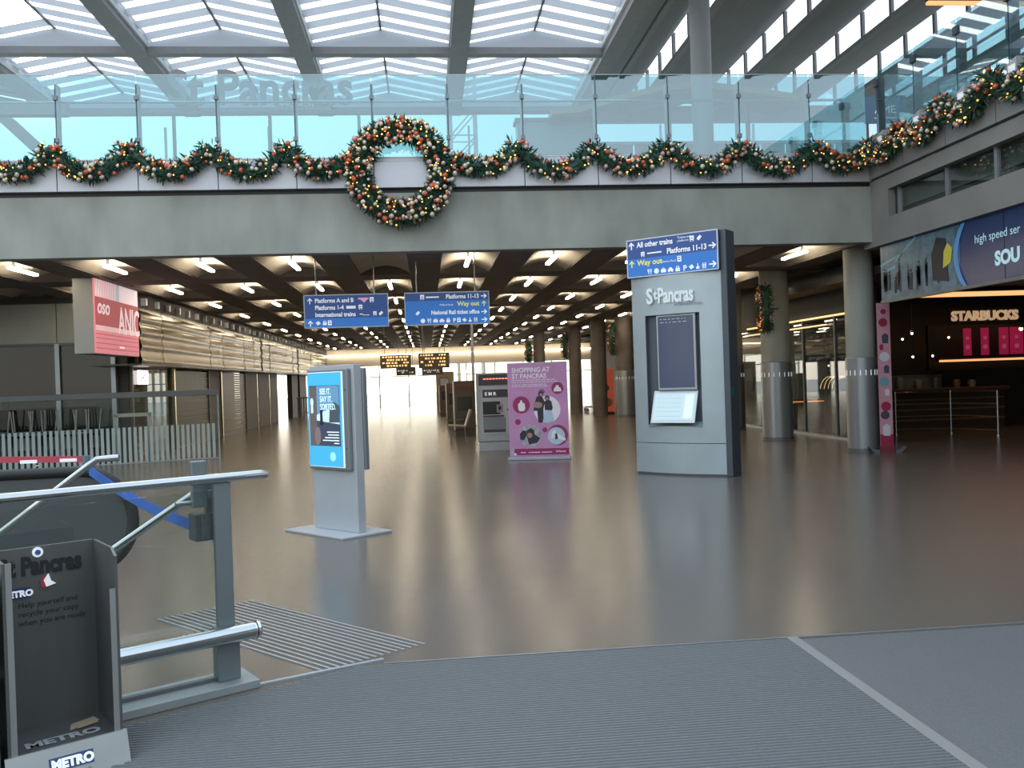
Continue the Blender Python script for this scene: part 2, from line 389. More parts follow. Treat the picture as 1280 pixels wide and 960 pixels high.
# shopfront facing the camera at the left
sf = ST('wall_front', 'shopfront with frosted glass band above dark glass')
frost = mat('frosted_band', (.36,.39,.34), .22, .0, var=.12, nscale=.8)
for a, c in ((-12.2,-10.0),(-10.0,-8.57),(-8.57,-7.3)):
    BX('frosted_panel', frost, a+.01, c-.01, 21.5, 21.56, 2.78, 3.72, sf)
    MB().quad((a,21.53,.05),(c,21.53,.05),(c,21.53,2.76),(a,21.53,2.76)).build('pane', gl_dark, sf)
for x in (-12.2, -10.0, -8.57, -7.32): BX('mullion', steel_b, x-.05, x+.05, 21.46, 21.6, 0, 2.78 if x < -7.5 else 3.8, sf)
BX('head', dark, -18, -7.2, 21.48, 21.7, 3.72, 3.9, sf)
BX('mid_rail', dark_steel, -12.2, -7.3, 21.47, 21.6, 2.74, 2.8, sf)
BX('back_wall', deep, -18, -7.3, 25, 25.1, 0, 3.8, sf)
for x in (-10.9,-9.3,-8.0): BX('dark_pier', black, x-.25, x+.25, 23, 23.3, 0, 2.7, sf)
# outer walls of the hall, beyond the frame edges
BX('wall_left', dark, -18.2, -18, 5, 25, 0, 4.4, None); tag(bpy.data.objects['wall_left.001'], 'dark side wall far to the left behind the shops', kind='structure')

# glazed end screen of the upper level, added to tone down the bright sky
ew = ST('window_2', 'tall pale blue glazed screen added beyond the upper level to dim the sky')
gl_blue = glass('pale_blue_glazing', (.30, .41, .46), .05)
MB().quad((-30,36,5),(30,36,5),(30,36,14),(-30,36,14)).build('pane', gl_blue, ew)
for z in (5.6, 6.7, 8.3, 9.6): BX('transom', roofm, -30, 30, 35.95, 36.05, z, z+.09, ew)
for k in range(14): BX('mullion', roofm, -26+4*k, -25.92+4*k, 35.95, 36.05, 5, 12, ew)
# far glazed end
fw = ST('window_1', 'bright glazed doors and windows at the far end')
YF = 58.3
BX('header', mat('cream_header', (.62,.56,.5), .6), -8, 16, YF-.1, YF+.3, 2.75, 3.45, fw)
BX('light_trough', emis('trough_light', (1,.85,.6), 6), -6.5, 12, YF-.3, YF-.2, 3.45, 3.52, fw)
BX('upper_band', vaultm, -8, 16, YF, YF+.2, 3.45, 4.4, fw)
for x in [-6.9+1.9*k for k in range(13)]:
    BX('mullion', mat('pale_frame', (.55,.5,.42), .5), x-.035, x+.035, YF-.05, YF+.05, 0, 2.75, fw)
    MB().quad((x,YF,0.02),(x+1.9,YF,.02),(x+1.9,YF,2.75),(x,YF,2.75)).build('pane', gl_clear, fw)
BX('transom', MATS['pale_frame'], -7, 16, YF-.03, YF+.03, 2.0, 2.06, fw)
# far building outside
BX('wall_right', dark, 10.95, 11.05, 26, 58.4, 0, 4.4); tag(bpy.data.objects['wall_right.001'], 'dark side wall at the far right of the hall', kind='structure')
# ================================================================ SHOPS ON THE RIGHT
gold = emis('gold_glow', (1, .62, .28), 1.0)
warmdot = emis('warm_spot', (1, .68, .36), 5)
sr = ST('wall_right', 'dark glass shopfront behind the right hand columns'); 
# interior shell of the coffee shop (X 8..24, Y 4..22)
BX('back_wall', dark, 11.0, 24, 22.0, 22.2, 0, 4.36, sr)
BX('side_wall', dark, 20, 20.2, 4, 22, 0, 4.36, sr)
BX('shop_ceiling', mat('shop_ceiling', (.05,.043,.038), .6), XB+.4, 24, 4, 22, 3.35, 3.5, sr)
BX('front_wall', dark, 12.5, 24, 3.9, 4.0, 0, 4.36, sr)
# second shop: glass from Y 16.6 to 26
for y0, y1 in ((17.6,19.2),(19.2,20.9),(20.9,22.8),(22.8,26.0)):
    MB().quad((9.25,y0,.05),(9.25,y1,.05),(9.25,y1,2.75),(9.25,y0,2.75)).build('pane', gl_dark, sr)
    BX('mullion', dark_steel, 9.22, 9.3, y0-.03, y0+.03, 0, 2.8, sr)
BX('sign_band', dark, 9.2, 9.4, 17.6, 26, 2.75, 3.86, sr)
BX('gold_strip', gold, 9.17, 9.2, 18.2, 24.5, 2.78, 2.815, sr)
BX('gold_strip', gold, 9.17, 9.2, 19.5, 24.7, 2.60, 2.625, sr)
BX('skirting', steel_b, 9.15, 9.26, 17.6, 26, 0.0, .06, sr)
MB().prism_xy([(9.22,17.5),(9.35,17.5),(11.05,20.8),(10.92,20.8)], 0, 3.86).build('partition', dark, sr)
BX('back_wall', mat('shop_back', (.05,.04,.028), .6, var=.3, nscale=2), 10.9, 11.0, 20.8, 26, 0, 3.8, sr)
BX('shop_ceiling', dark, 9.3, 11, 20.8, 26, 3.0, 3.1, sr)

def column(x, y, r, label, jz=1.78, zt=3.9, dash=True, cm=concrete):
    t = ST('column', label, (x, y, 0))
    MB().lathe([(r, 0), (r, zt)], 32).build('shaft', cm, t, True)
    if jz:
        MB().lathe([(r+.018, .06), (r+.018, jz), (r+.002, jz+.012)], 32).build('steel_jacket', steel, t, True)
        MB().lathe([(r+.03, 0), (r+.03, .07)], 32).build('base_ring', dark_steel, t, True)
        if dash:
            dm = MB().box(r+.016, r+.024, -.008, .008, -.05, .05).mesh('dash', ink_white)
            for k in range(18): inst('dash', dm, t, (0,0,1.50), (0,0,2*PI*k/18))
    return t
column(8.24, 16.08, .265, 'round concrete column with steel jacket beside the narrow pink banner')
column(8.02, 19.65, .325, 'round concrete column with steel jacket and red wreath on its left')
column(8.50, 24.0, .325, 'round concrete column half hidden by the tall totem right edge')
column(7.75, 34.0, .36, 'dark column just left of the tall information totem', cm=concrete_dark)
column(6.95, 35.2, .30, 'dark column second to the left of the tall information totem', 0, cm=concrete_dark)
column(6.62, 39.0, .28, 'dark column third to the left of the tall information totem', 0, cm=concrete_dark)
column(5.45, 42.4, .28, 'dark column far away above the mauve banner', 0, cm=concrete_dark)

# coffee shop contents
t = T('shop_sign', 'glowing cream letters reading STARBUCKS above the coffee counter', 'sign', (12.05, 19.2, 2.6))
txt('STARBUCKS', .30, 0, 0, 0, mat('cream_letters', (.70,.46,.27), .5, emit=.38), t, bold=.012, depth=.02)
BX('backing_rail', black, 0, 2.2, .03, .08, -.05, .3, t)
t = T('light_trough', 'long amber light trough in the coffee shop ceiling', 'light', (12.6, 19.6, 3.22))
BX('diffuser', emis('amber_panel', (1, .55, .22), .7), -1.3, 3.5, -.5, .5, .0, .03, t); BX('frame', brown, -1.35, 3.55, -.55, .55, .03, .1, t)
t = T('light_strip', 'thin amber light strip under the red posters', 'light', (12.6, 20.3, 1.66))
BX('diffuser', emis('amber_strip', (1, .45, .2), .7), -.2, 3.2, -.02, .02, 0, .05, t); BX('shelf', brown, -.2, 3.2, 0, .3, .05, .08, t)
BX('drop_edge', black, -.3, 3.3, .3, .4, -.2, .9, t)
magenta = mat('magenta_print', (.34, .012, .07), .6, emit=.28); pinkp = mat('pale_pink_print', (.5,.1,.18), .6, emit=.2)
for i, (x, wd, lab) in enumerate(((13.0,.20,'narrow red poster, leftmost of the four behind the coffee counter'),(13.45,.2,'narrow red poster, second from left behind the coffee counter'),(13.92,.24,'red poster, third from left behind the coffee counter'),(14.2,.34,'broad red poster at the right edge behind the coffee counter'))):
    t = T('poster', lab, 'poster', (x, 20.25, 1.80)); BX('sheet', magenta, 0, wd, 0, .02, 0, .66, t)
    MB().disc(wd/2, .2, .06, -.006, 0, 12).disc(wd/2, .42, .045, -.006, 0, 12).build('print', pinkp, t, kind='stuff')
wood = mat('dark_wood', (.10,.055,.035), .5, var=.2, nscale=4, stretch=(8,1,1))
t = T('counter', 'dark wooden coffee shop counter behind the steel barrier', 'counter', (11.0, 20.4, 0))
BX('worktop', wood, -.0, 3.2, -.1, .7, .95, 1.03, t, bevel=.01); BX('body', brown, .05, 3.1, 0, .65, 0, .95, t)
for z in (.25,.5,.75): BX('groove_strip', mat('pale_wood', (.30,.2,.13), .5), .05, 3.1, -.015, 0, z, z+.03, t)
for i, (x, c, h) in enumerate(((11.2,(.35,.3,.22),.2),(11.6,(.25,.35,.36),.28),(12.1,(.4,.42,.42),.2),(12.55,(.2,.22,.2),.25),(13.1,(.5,.3,.15),.18),(13.5,(.45,.4,.3),.16))):
    o = MB().lathe([(.07,0),(.09,h*.5),(.08,h),(.03,h*1.08)], 14, 0, 0).build('counter_jar', mat('jar_%d' % i, c, .3), None, True)
    o.location = (x, 20.75, 1.03); tag(o, '%s small container from the left on the coffee counter' % ORD[i], 'jar', 'containers on the coffee counter')
t = T('display_case', 'glass topped display case on the coffee counter', 'display', (11.75, 20.82, 1.03))
BX('case_body', mat('pale_case', (.18,.24,.25), .3), -.3, 1.0, 0, .2, 0, .3, t); BX('case_lid', steel_b, -.33, 1.03, -.02, .22, .3, .33, t)
t = T('barrier', 'steel post and rail barrier in front of the coffee counter', 'barrier', (0,0,0))
pa, pb_, pc = (10.85,19.6), (12.02,19.3), (12.42,18.2)
for q in (pa, pb_, pc):
    MB().tube([(q[0],q[1],.01),(q[0],q[1],1.0)], .028).build('post', chrome, t, True)
    MB().lathe([(.09,0),(.09,.012)], 20, q[0], q[1]).build('foot_plate', chrome, t, True)
for z in (.98,.7,.42,.12): MB().tube([(*pa,z),(*pb_,z),(*pc,z)], .018 if z > .9 else .01, 8).build('rail', chrome if z > .9 else steel_b, t, True)
SPOT = [((1140,417),17.0),((1128,424),18.0),((1141,446),18.5),((1166,445),18.6),((1276,411),18.0),((1186,422),19)]
for i, (x, y, z, lab) in enumerate(((9.81,17.0,2.25,'small warm spotlight in the coffee shop beside the pink banner top'),(10.17,18.0,2.17,'small warm spotlight in the coffee shop below the other beside the banner'),
    (10.68,18.5,1.79,'small warm spotlight above the coffee counter, left of its pair'),(11.2,18.6,1.8,'small warm spotlight above the coffee counter, right of its pair'),
    (12.88,18.0,2.32,'bright warm spotlight in front of the broad red poster'),(11.84,19,2.21,'faint spotlight left of the STARBUCKS letters'),
    (10.09,21.5,2.6,'small spotlight in the dark shop window between two columns'),(10.16,21.5,1.67,'hanging warm bulb in the dark shop window between two columns'))):
    t = T('spotlight', lab, 'light', (x, y, z), 0, 'spotlights in the right hand shops')
    MB().ball((0,0,0), .024 if i != 4 else .04, 8, 5).build('bulb', warmdot, t)
    MB().tube([(0,0,.03),(0,0,.6)], .006, 5).build('cord', black, t)
    MB().lathe([(.045,.02),(.03,.07)], 10).build('lamp_shade', dark_steel, t, True)
# second shop: dummies, rails and gold things
def dummy(x, y, lab, c):
    t = T('mannequin', lab, 'mannequin', (x, y, 0), -.9)
    m = mat('cloth_'+lab[:12], c, .8)
    MB().lathe([(.001,1.02),(.15,1.03),(.14,1.15),(.12,1.25),(.16,1.42),(.17,1.5),(.06,1.56),(.045,1.62),(.08,1.7),(.085,1.77),(.05,1.84),(.001,1.86)], 16).build('torso', m, t, True)
    MB().tube([(-.18,0,1.48),(-.24,-.02,1.2),(-.22,-.08,.98)], .04, 8, radii=[.05,.042,.03]).build('arm', m, t, True)
    MB().tube([(.18,0,1.48),(.24,-.02,1.2),(.22,-.08,.98)], .04, 8, radii=[.05,.042,.03]).build('arm', m, t, True)
    MB().lathe([(.015,0),(.015,1.05)], 8).lathe([(.16,0),(.15,.015)], 18).build('stand', chrome, t, True)
dummy(9.85, 24.2, 'pale clothed shop dummy in the window left of the wreath column', (.35,.30,.22))
dummy(9.85, 25.3, 'brown clothed shop dummy further back in the dark shop window', (.12,.08,.05))
t = T('shop_sign', 'row of small pale letters on the dark shop window sign', 'sign', (9.2, 24.9, 2.25), -PI/2)
for k in range(2): MB().box(0,1.3,0,.01,-.2*k,-.2*k+.02).build('bar', mat('dim_gold', (.35,.26,.14), .4), t)
t = T('gold_display', 'fan of gold hoops in the dark shop window', 'display', (10.1, 20.75, 1.05))
for k in range(5):
    MB().tube([(-.28+.1*k+.25*math.cos(a), 0, .35*math.sin(a)) for a in [PI*.45+PI*.5*q/8 for q in range(9)]], .009, 6).build('hoop', gold, t)
BX('plinth', brown, -.35, .35, -.2, .2, -1.05, 0, t)
t = T('counter', 'dark shop counter with an orange lit edge between two columns', 'counter', (10.3, 22.7, 0))
BX('body', brown, -.6, .5, 0, .5, 0, .72, t); BX('lit_edge', emis('orange_edge', (1,.35,.08), 1.0), -.6, .5, -.02, 0, .72, .75, t); BX('worktop', brown, -.62, .52, -.02, .52, .752, .79, t)

# narrow pink banner next to the column
pink = mat('pink_print', (.62,.30,.36), .6, var=.05); crim = mat('crimson_print', (.35,.02,.07), .6); pale = mat('pale_print', (.68,.66,.68), .6); ink = mat('dark_print', (.06,.07,.10), .6); teal = mat('teal_print', (.18,.36,.42), .6)
t = T('pink_banner', 'tall narrow pink banner with dark photos beside the round column', 'banner', (8.46, 15.62, 0), math.radians(-12))
BX('sheet', pink, -.115,.115, -.012,.012, .12, 2.78, t)
prints = [('disc',0,2.62,.05,crim),('disc',-.01,2.42,.08,crim),('box',.02,2.12,.085,ink),('box',-.05,1.96,.05,crim),('disc',0,1.78,.09,pale),('box',.03,1.55,.07,ink),('disc',-.02,1.32,.09,teal),('box',.03,1.12,.06,pale),('disc',0,.86,.09,crim),('disc',-.02,.7,.08,ink),('box',0,.42,.1,pale)]
for k, x, z, r, m_ in prints:
    b = MB(); b.disc(x, z, r, -.017, -.012, 16) if k == 'disc' else b.prism_xz([(x-r*.6,z-r),(x+r*.6,z-r*1.1),(x+r*.7,z+r*.7),(x,z+r*1.2),(x-r*.7,z+r*.6)], -.017, -.012)
    b.build('print', m_, t)
BX('hem', crim, -.115,.115, -.016,-.012, .12, .34, t)
BX('base', mat('maroon_base', (.22,.03,.05), .5), -.125,.125, -.05,.05, .0,.12, t)
for s in (-1, 1):
    MB().prism_xz([(s*.14,0.0),(s*.24,0.0),(s*.34,.11),(s*.30,.115),(s*.2,.06),(s*.14,.06)][::s], -.06, .06).build('foot', dark_steel, t)

# ================================================================ LETTERING AND PICTOGRAMS
def arrow(b, x, z, s, ang, y0=-.006, y1=-.002):
    c, sn = math.cos(ang), math.sin(ang)
    def P(a, q): return (x+s*(a*c-q*sn), z+s*(a*sn+q*c))
    b.prism_xz([P(-.5,-.08),P(.35,-.08),P(.35,.08),P(-.5,.08)], y0, y1)
    for q in (1,-1):
        pts = [P(.5,0),P(.05,q*.42),P(-.06,q*.32),P(.30,0)]
        b.prism_xz(pts if q > 0 else pts[::-1], y0, y1)
def picto(b, kind, x, z, s, y0=-.006, y1=-.002):
    h = s/2
    def bx(a,c,d,e): b.box(x+a*s, x+c*s, y0, y1, z+d*s, z+e*s)
    if kind == 'train':
        bx(-.34,.34,.12,.42); bx(-.34,.34,-.22,-.02); bx(-.34,-.2,-.02,.12); bx(.2,.34,-.02,.12); bx(-.3,-.14,-.45,-.28); bx(.14,.3,-.45,-.28)
    elif kind == 'ticket': b.prism_xz([(x-.42*s,z-.1*s),(x-.1*s,z-.42*s),(x+.42*s,z+.12*s),(x+.1*s,z+.42*s)], y0, y1)
    elif kind == 'info':
        b.disc(x, z, .44*s, y0, y1, 16)
    elif kind == 'food':
        for q in (-.34,-.2,-.06): bx(q,q+.07,0,.45)
        bx(-.3,.02,-.05,.06); bx(-.19,-.09,-.45,0); bx(.18,.38,-.02,.45); bx(.22,.32,-.45,0)
    elif kind == 'case': bx(-.45,.45,-.36,.2); bx(-.16,-.08,.2,.38); bx(.08,.16,.2,.38); bx(-.16,.16,.32,.4)
    elif kind == 'car': bx(-.48,.48,-.28,.06); b.prism_xz([(x-.34*s,z+.06*s),(x+.34*s,z+.06*s),(x+.2*s,z+.34*s),(x-.2*s,z+.34*s)], y0, y1); bx(-.4,-.2,-.42,-.28); bx(.2,.4,-.42,-.28)
    elif kind == 'bag': bx(-.38,.38,-.42,.12); bx(-.24,-.14,.12,.4); bx(.14,.24,.12,.4); bx(-.24,.24,.34,.44)
    elif kind == 'bus': bx(-.32,.32,.3,.45); bx(-.32,.32,-.02,.14); bx(-.32,.32,-.42,-.2); bx(-.32,-.22,-.42,.45); bx(.22,.32,-.42,.45)
    elif kind == 'phone': b.prism_xz([(x-.45*s,z+.1*s),(x-.1*s,z-.4*s),(x+.45*s,z-.1*s),(x+.1*s,z+.4*s)], y0, y1)
    elif kind == 'chair': b.disc(x-.02*s, z+.36*s, .1*s, y0, y1, 8); bx(-.08,.06,-.1,.24); bx(-.06,.26,-.16,-.06); bx(.18,.28,-.42,-.1); b.disc(x-.08*s, z-.24*s, .22*s, y0, y1, 10)
    elif kind == 'people':
        for q in (-.22,.22): b.disc(x+q*s, z+.36*s, .09*s, y0, y1, 8); bx(q-.11,q+.11,-.08,.24); bx(q-.07,q+.07,-.45,-.08)
        bx(-.02,.02,-.45,.45)
    elif kind == 'bars': bx(-1,1,.08,.2); bx(-1,.6,-.2,-.06)
def pictos(parent, items, m):
    for kind, x, z, s in items:
        b = MB()
        if kind[0] == '>': arrow(b, x, z, s, math.radians(float(kind[1:])))
        else: picto(b, kind, x, z, s)
        b.build('pictogram' if kind[0] != '>' else 'arrow', m, parent, kind='stuff' if kind != 'x' else None)

# ---- two hanging signs
def hang_sign(x0, x1, lab):
    w_ = x1-x0
    t = T('hanging_sign', lab, 'sign', ((x0+x1)/2, 16.5, 2.67), 0, 'blue direction signs hanging below the beam')
    BX('panel', dark_steel, -w_/2, w_/2, 0, .10, 0, .59, t)
    MB().box(-w_/2-.012, w_/2+.012, -.006,.105, .585,.602).box(-w_/2-.012, w_/2+.012, -.006,.105, -.012,.004).box(-w_/2-.012,-w_/2+.004,-.006,.105,0,.59).box(w_/2-.004,w_/2+.012,-.006,.105,0,.59).build('frame', steel_b, t, kind='stuff')
    for x in (-w_*.36, w_*.34): MB().tube([(x,.05,.6),(x,.05,1.34)], .011, 8).build('rod', steel_b, t)
    return t
t = hang_sign(-2.20, -.68, 'blue hanging sign reading Platforms A and B, left of its pair')
BX('face', sign_navy, -.755,.755, -.003,0, .165,.585, t); BX('face', sign_blue, -.755,.755, -.003,0, .004,.165, t)
for z, s in ((.455,'Platforms A and B'),(.325,'Platforms 1-4'),(.195,'International trains')): txt(s, .112, -.57, -.006, z, ink_white, t, bold=.0028, sx=.86)
pictos(t, [('>90',-.66,.49,.11),('train',.47,.49,.11),('train',.26,.36,.10),('train',.52,.235,.09),('ticket',.63,.235,.1),('>90',-.66,.075,.11),('phone',-.52,.08,.1),('bag',-.40,.08,.09),('bus',-.31,.08,.1)], ink_white)
BX('logo', mat('pink_logo', (.8,.35,.6), .5, emit=.25), .22,.41, -.006,-.003, .50,.53, t); MB().prism_xz([(.33,.44),(.39,.50),(.26,.50)], -.006, -.003).build('logo', MATS['pink_logo'], t)
BX('logo', ink_white, .0,.17, -.006,-.003, .335,.385, t); MB().box(.24,.30,-.006,-.003,.22,.235).box(.3,.42,-.006,-.003,.205,.215).build('logo', ink_white, t)
t = hang_sign(-.36, 1.20, 'blue hanging sign reading Platforms 11-13, right of its pair')
BX('face', sign_navy, -.775,.775, -.003,0, .44,.585, t); BX('face', sign_blue, -.775,.775, -.003,0, .004,.44, t)
txt('Platforms 11-13', .112, .60, -.006, .475, ink_white, t, 'RIGHT', bold=.0028, sx=.86); txt('Way out', .115, .60, -.006, .335, ink_yellow, t, 'RIGHT', bold=.0028); txt('Midland Road', .045, .11, -.006, .345, ink_white, t, 'RIGHT')
txt('National Rail ticket office', .105, .60, -.006, .185, ink_white, t, 'RIGHT', bold=.0028, sx=.84)
pictos(t, [('>0',.69,.51,.11),('train',-.46,.51,.11),('ticket',-.55,.215,.1),('>0',.69,.215,.11),('>0',.69,.07,.11)] + [(k, -.46+.118*i, .07, .092) for i, k in enumerate(('info','food','case','car','bag'))] + [(k, .21+.105*i, .07, .092) for i, k in enumerate(('bus','phone','chair','people'))], ink_white)
txt('P', .11, .10, -.006, .03, ink_white, t, bold=.002)
pictos(t, [('>90',.69,.37,.10)], ink_yellow); BX('logo', ink_white, -.39,-.15, -.006,-.003, .495,.52, t)

# ---- four far brown signs
amber = emis('amber_ink', (1,.62,.25), .8)
for i, (x0,x1,z0,z1,lab) in enumerate(((-1.76,-.59,2.16,2.67,'far brown hanging sign with amber lines, upper left of four'),(-.3,.88,2.13,2.72,'far brown hanging sign with amber lines, upper right of four'),(-1.17,-.42,1.88,2.20,'small far hanging sign, lower left of four'),(-.19,.62,1.87,2.16,'small far hanging sign, lower right of four'))):
    yy = 34 if i < 2 else 40; k_ = yy/34.
    t = T('hanging_sign', lab, 'sign', (x0*k_, yy, EYE+(z0-EYE)*k_), 0, 'brown direction signs further down the hall'); W_ = (x1-x0)*k_; H_ = (z1-z0)*k_
    BX('panel', brown, 0, W_, 0, .1, 0, H_, t)
    for x in (.15*W_, .85*W_): MB().tube([(x,.05,H_),(x,.05,4.05-t.location.z)], .012, 6).build('rod', dark_steel, t)
    rr = random.Random(i)
    for q in range(4 if i < 2 else 2):
        b = MB(); x = .08 if q % 2 else .25
        while x < W_-.15:
            l = rr.uniform(.03,.10); b.box(x, min(x+l,W_-.05), -.006,0, H_*(.14+.22*q)+(.05 if i > 1 else 0), H_*(.14+.22*q)+.06+(.05 if i > 1 else 0)); x += l+rr.uniform(.02,.06)
            if rr.random() < .1: x += .2
        b.build('lettering', amber if i < 2 else ink_white, t, kind='stuff')
# ================================================================ INFORMATION KIOSK
kfront = mat('kiosk_silver', (.45,.525,.55), .42, .4, var=.05, nscale=2.5)
t = T('information_kiosk', 'tall silver information kiosk with blue sign on top and touch screen', 'kiosk', (3.88, 13.52, 0), math.radians(-41.4))
HW = .775; SAG = .10
def arcy(x): return SAG*(x/HW)**2
def curved(name, x0, x1, z0, z1, m_, th=.03, off=0., n=12, flat=False, parent=t):
    b = MB(); v = []
    for i in range(n+1):
        x = x0+(x1-x0)*i/n; y = (0 if flat else arcy(x))+off
        v += [(x,y,z0),(x,y,z1),(x,y+th,z1),(x,y+th,z0)]
    f = []
    for i in range(n):
        for k in range(4): f.append((4*i+k, 4*i+4+k, 4*i+4+(k+1)%4, 4*i+(k+1)%4))
    f += [(0,1,2,3), (4*n+3,4*n+2,4*n+1,4*n)]
    return b.add(v, [q[::-1] for q in f[:-2]] + f[-2:]).build(name, m_, parent, True)
curved('front_panel', -HW, -.51, .51, 3.16, kfront); curved('front_panel', .425, HW, .51, 3.16, kfront)
curved('front_panel', -.51, .425, 2.54, 3.16, kfront); curved('front_panel', -.51, .425, .51, .77, kfront)
curved('lower_panel', -HW, HW, .03, .50, kfront, off=-.012)
curved('base_plinth', -HW+.03, HW-.02, 0, .035, dark_steel, off=.02)
MB().prism_xy([(-HW,.13),(HW,.13),(HW,.42),(-HW,.42)], 0, 3.16).build('rear_body', dark_steel, t)
BX('side_strip', mat('kiosk_side', (.09,.105,.12), .45, .3), HW, HW+.10, .06, .40, 0, 3.77, t, bevel=.01)
BX('green_button', mat('green_sticker', (.02,.16,.12), .4), HW+.03, HW+.104, .1, .2, 1.22, 1.36, t)
# recess
BX('recess_back', mat('recess_grey', (.10,.12,.14), .5), -.51, .425, .121, .128, .77, 2.54, t)
BX('jamb', dark_steel, -.512,-.505, .03,.125, .77,2.54, t); BX('jamb', kfront, .42,.427, .03,.125, .77,2.54, t)
MB().prism_yz([(.0,.77),(.128,.77),(.128,.84)], -.505, .42).build('sill', kfront, t)
scr = BX('screen_frame', steel_b, -.33, .34, .055, .12, 1.34, 2.535, t, bevel=.006)
BX('display', mat('dark_screen', (.022,.036,.075), .12, emit=.55), -.30, .30, .05, .058, 1.38, 2.51, scr)
b = MB(); rr = random.Random(3)
for z in (2.46, 2.41):
    x = -.26
    while x < .2: l = rr.uniform(.02,.07); b.box(x, x+l, .047, .05, z, z+.008); x += l+.03
b.build('lettering', mat('screen_grey', (.35,.4,.45), .5, emit=.4), scr, kind='stuff')
MB().tube([(.345,.04,1.36),(.345,.04,2.52)], .006, 6).build('edge_trim', chrome, t)
# tilted touch screen
def tilt(pts): return [(x, .10-.22*(1-(z-.83)/.50)*.8, z) for x, z in pts]
def slab(name, x0,x1,z0,z1,m_,off,parent):
    q = tilt([(x0,z0),(x1,z0),(x1,z1),(x0,z1)]); v = [(x,y+off,z) for x,y,z in q]+[(x,y+off+.02,z) for x,y,z in q]
    return MB().add(v, [(0,1,2,3),(7,6,5,4),(0,4,5,1),(1,5,6,2),(2,6,7,3),(3,7,4,0)]).build(name, m_, parent)
tf = slab('touch_screen', -.42,.33,.83,1.33, mat('bright_bezel', (.72,.78,.80), .4, .2), 0, t)
slab('display', -.385,.295,.875,1.285, emis('pale_screen', (.42,.53,.57), .50), -.004, tf)
b = MB()
slab('page_column', .13,.27,.9,1.27, emis('paler_screen', (.55,.63,.66), .52), -.006, tf)
for k in range(5): slab('page_line', -.36,.08,.93+.07*k,.935+.07*k, mat('screen_ink', (.3,.45,.5), .5, emit=.3), -.006, tf)
# raised lettering
txt('S', .33, -.45, -.016, 2.73, mat('pale_letter', (.74,.82,.84), .4, emit=.12), t, bold=.011, depth=.012, sx=.72)
txt('t', .22, -.318, -.016, 2.79, MATS['pale_letter'], t, bold=.008, depth=.012, sx=.7)
txt('Pancras', .33, -.255, -.016, 2.73, MATS['pale_letter'], t, bold=.010, depth=.012, sx=.60)
txt('INTERNATIONAL', .06, .02, -.004, 2.66, mat('grey_ink', (.2,.26,.28), .5), t)
# sign head
sb = BX('sign_box', dark_steel, -HW, HW, -.01, .40, 3.165, 3.77, t)
BX('face', sign_navy, -HW+.012, HW-.012, -.014,-.01, 3.46,3.758, sb); BX('face', sign_blue, -HW+.012, HW-.012, -.014,-.01, 3.177,3.46, sb)
MB().box(-HW-.006,HW+.006,-.018,.0,3.757,3.775).box(-HW-.006,HW+.006,-.018,0,3.162,3.178).box(-HW-.006,-HW+.013,-.018,0,3.165,3.77).box(HW-.013,HW+.006,-.018,0,3.165,3.77).build('frame', mat('pale_frame_metal', (.62,.68,.74), .4, .3), sb, kind='stuff')
ts = bpy.data.objects.new('sign_print', None); C.objects.link(ts); ts.parent = t; ts.location = (0,-.014,3.165)
txt('All other trains', .118, -.59, -.006, .475, ink_white, ts, bold=.003, sx=.86); txt('Tickets and\nplatforms', .05, .115, -.006, .535, ink_white, ts)
txt('Platforms 11-13', .118, .60, -.006, .325, ink_white, ts, 'RIGHT', bold=.003, sx=.88); txt('Way out', .122, -.59, -.006, .185, ink_yellow, ts, bold=.003)
txt('Pancras Road', .045, -.16, -.006, .19, ink_white, ts)
pictos(ts, [('>90',-.69,.51,.12),('train',.36,.51,.10),('ticket',.48,.51,.10),('train',-.49,.36,.09),('>0',.69,.37,.12),('bus',.14,.22,.10),('>0',.69,.085,.12)] + [(k, -.38+.122*i, .07, .095) for i, k in enumerate(('food','info','case','car','bag'))] + [(k, .34+.105*i, .075, .095) for i, k in enumerate(('phone','chair','people'))], ink_white)
pictos(ts, [('>90',-.69,.22,.11)], ink_yellow); txt('P', .115, .20, -.006, .03, ink_white, ts, bold=.003); BX('logo', ink_white, -.41,-.16, -.006,-.003, .355,.375, ts)

# ================================================================ ADVERTISING TOTEM
alu = mat('totem_silver', (.55,.58,.60), .42, .25, var=.04, nscale=3); alu_d = mat('totem_edge', (.30,.32,.335), .4, .5)
t = T('advertising_totem', 'silver advertising totem with blue lit poster on a flat floor plate', 'totem', (-1.0, 9.74, 0), math.radians(-47))
MB().prism_xy([(-.60,-.30),(.46,-.32),(.52,.30),(-.54,.32)], 0, .022).build('base_plate', alu, t, bevel=.004)
BX('slab', alu, -.40, .38, -.045, .06, .022, 1.815, t, bevel=.006)
sc = BX('screen_box', alu_d, -.385, .33, -.095, -.046, .685, 1.775, t, bevel=.012)
BX('screen_box', alu_d, -.33, .40, .061, .12, .685, 1.775, t, bevel=.012, label='screen box on the rear face')
cy = emis('cyan_poster', (.06,.42,.68), .40)
po = BX('poster', emis('poster_edge', (.65,.76,.8), .5), -.365, .255, -.100, -.094, .715, 1.745, sc)
g = BX('poster_ground', cy, -.360, .235, -.104, -.0995, .722, 1.738, t)
BX('photo', emis('poster_dark', (.035,.045,.075), .6), -.330, .205, -.107, -.1035, .945, 1.60, g)
pm1 = emis('poster_brown', (.10,.075,.075), .6); pm2 = emis('poster_mid', (.10,.22,.36), .6); pm3 = emis('poster_pale', (.45,.62,.72), .6); pm4 = emis('poster_black', (.012,.014,.02), .4)
BX('photo_wall', pm1, -.325,-.20, -.109,-.106, .95,1.59, g); BX('photo_sky', pm2, -.195,.20, -.109,-.106, 1.28,1.595, g)
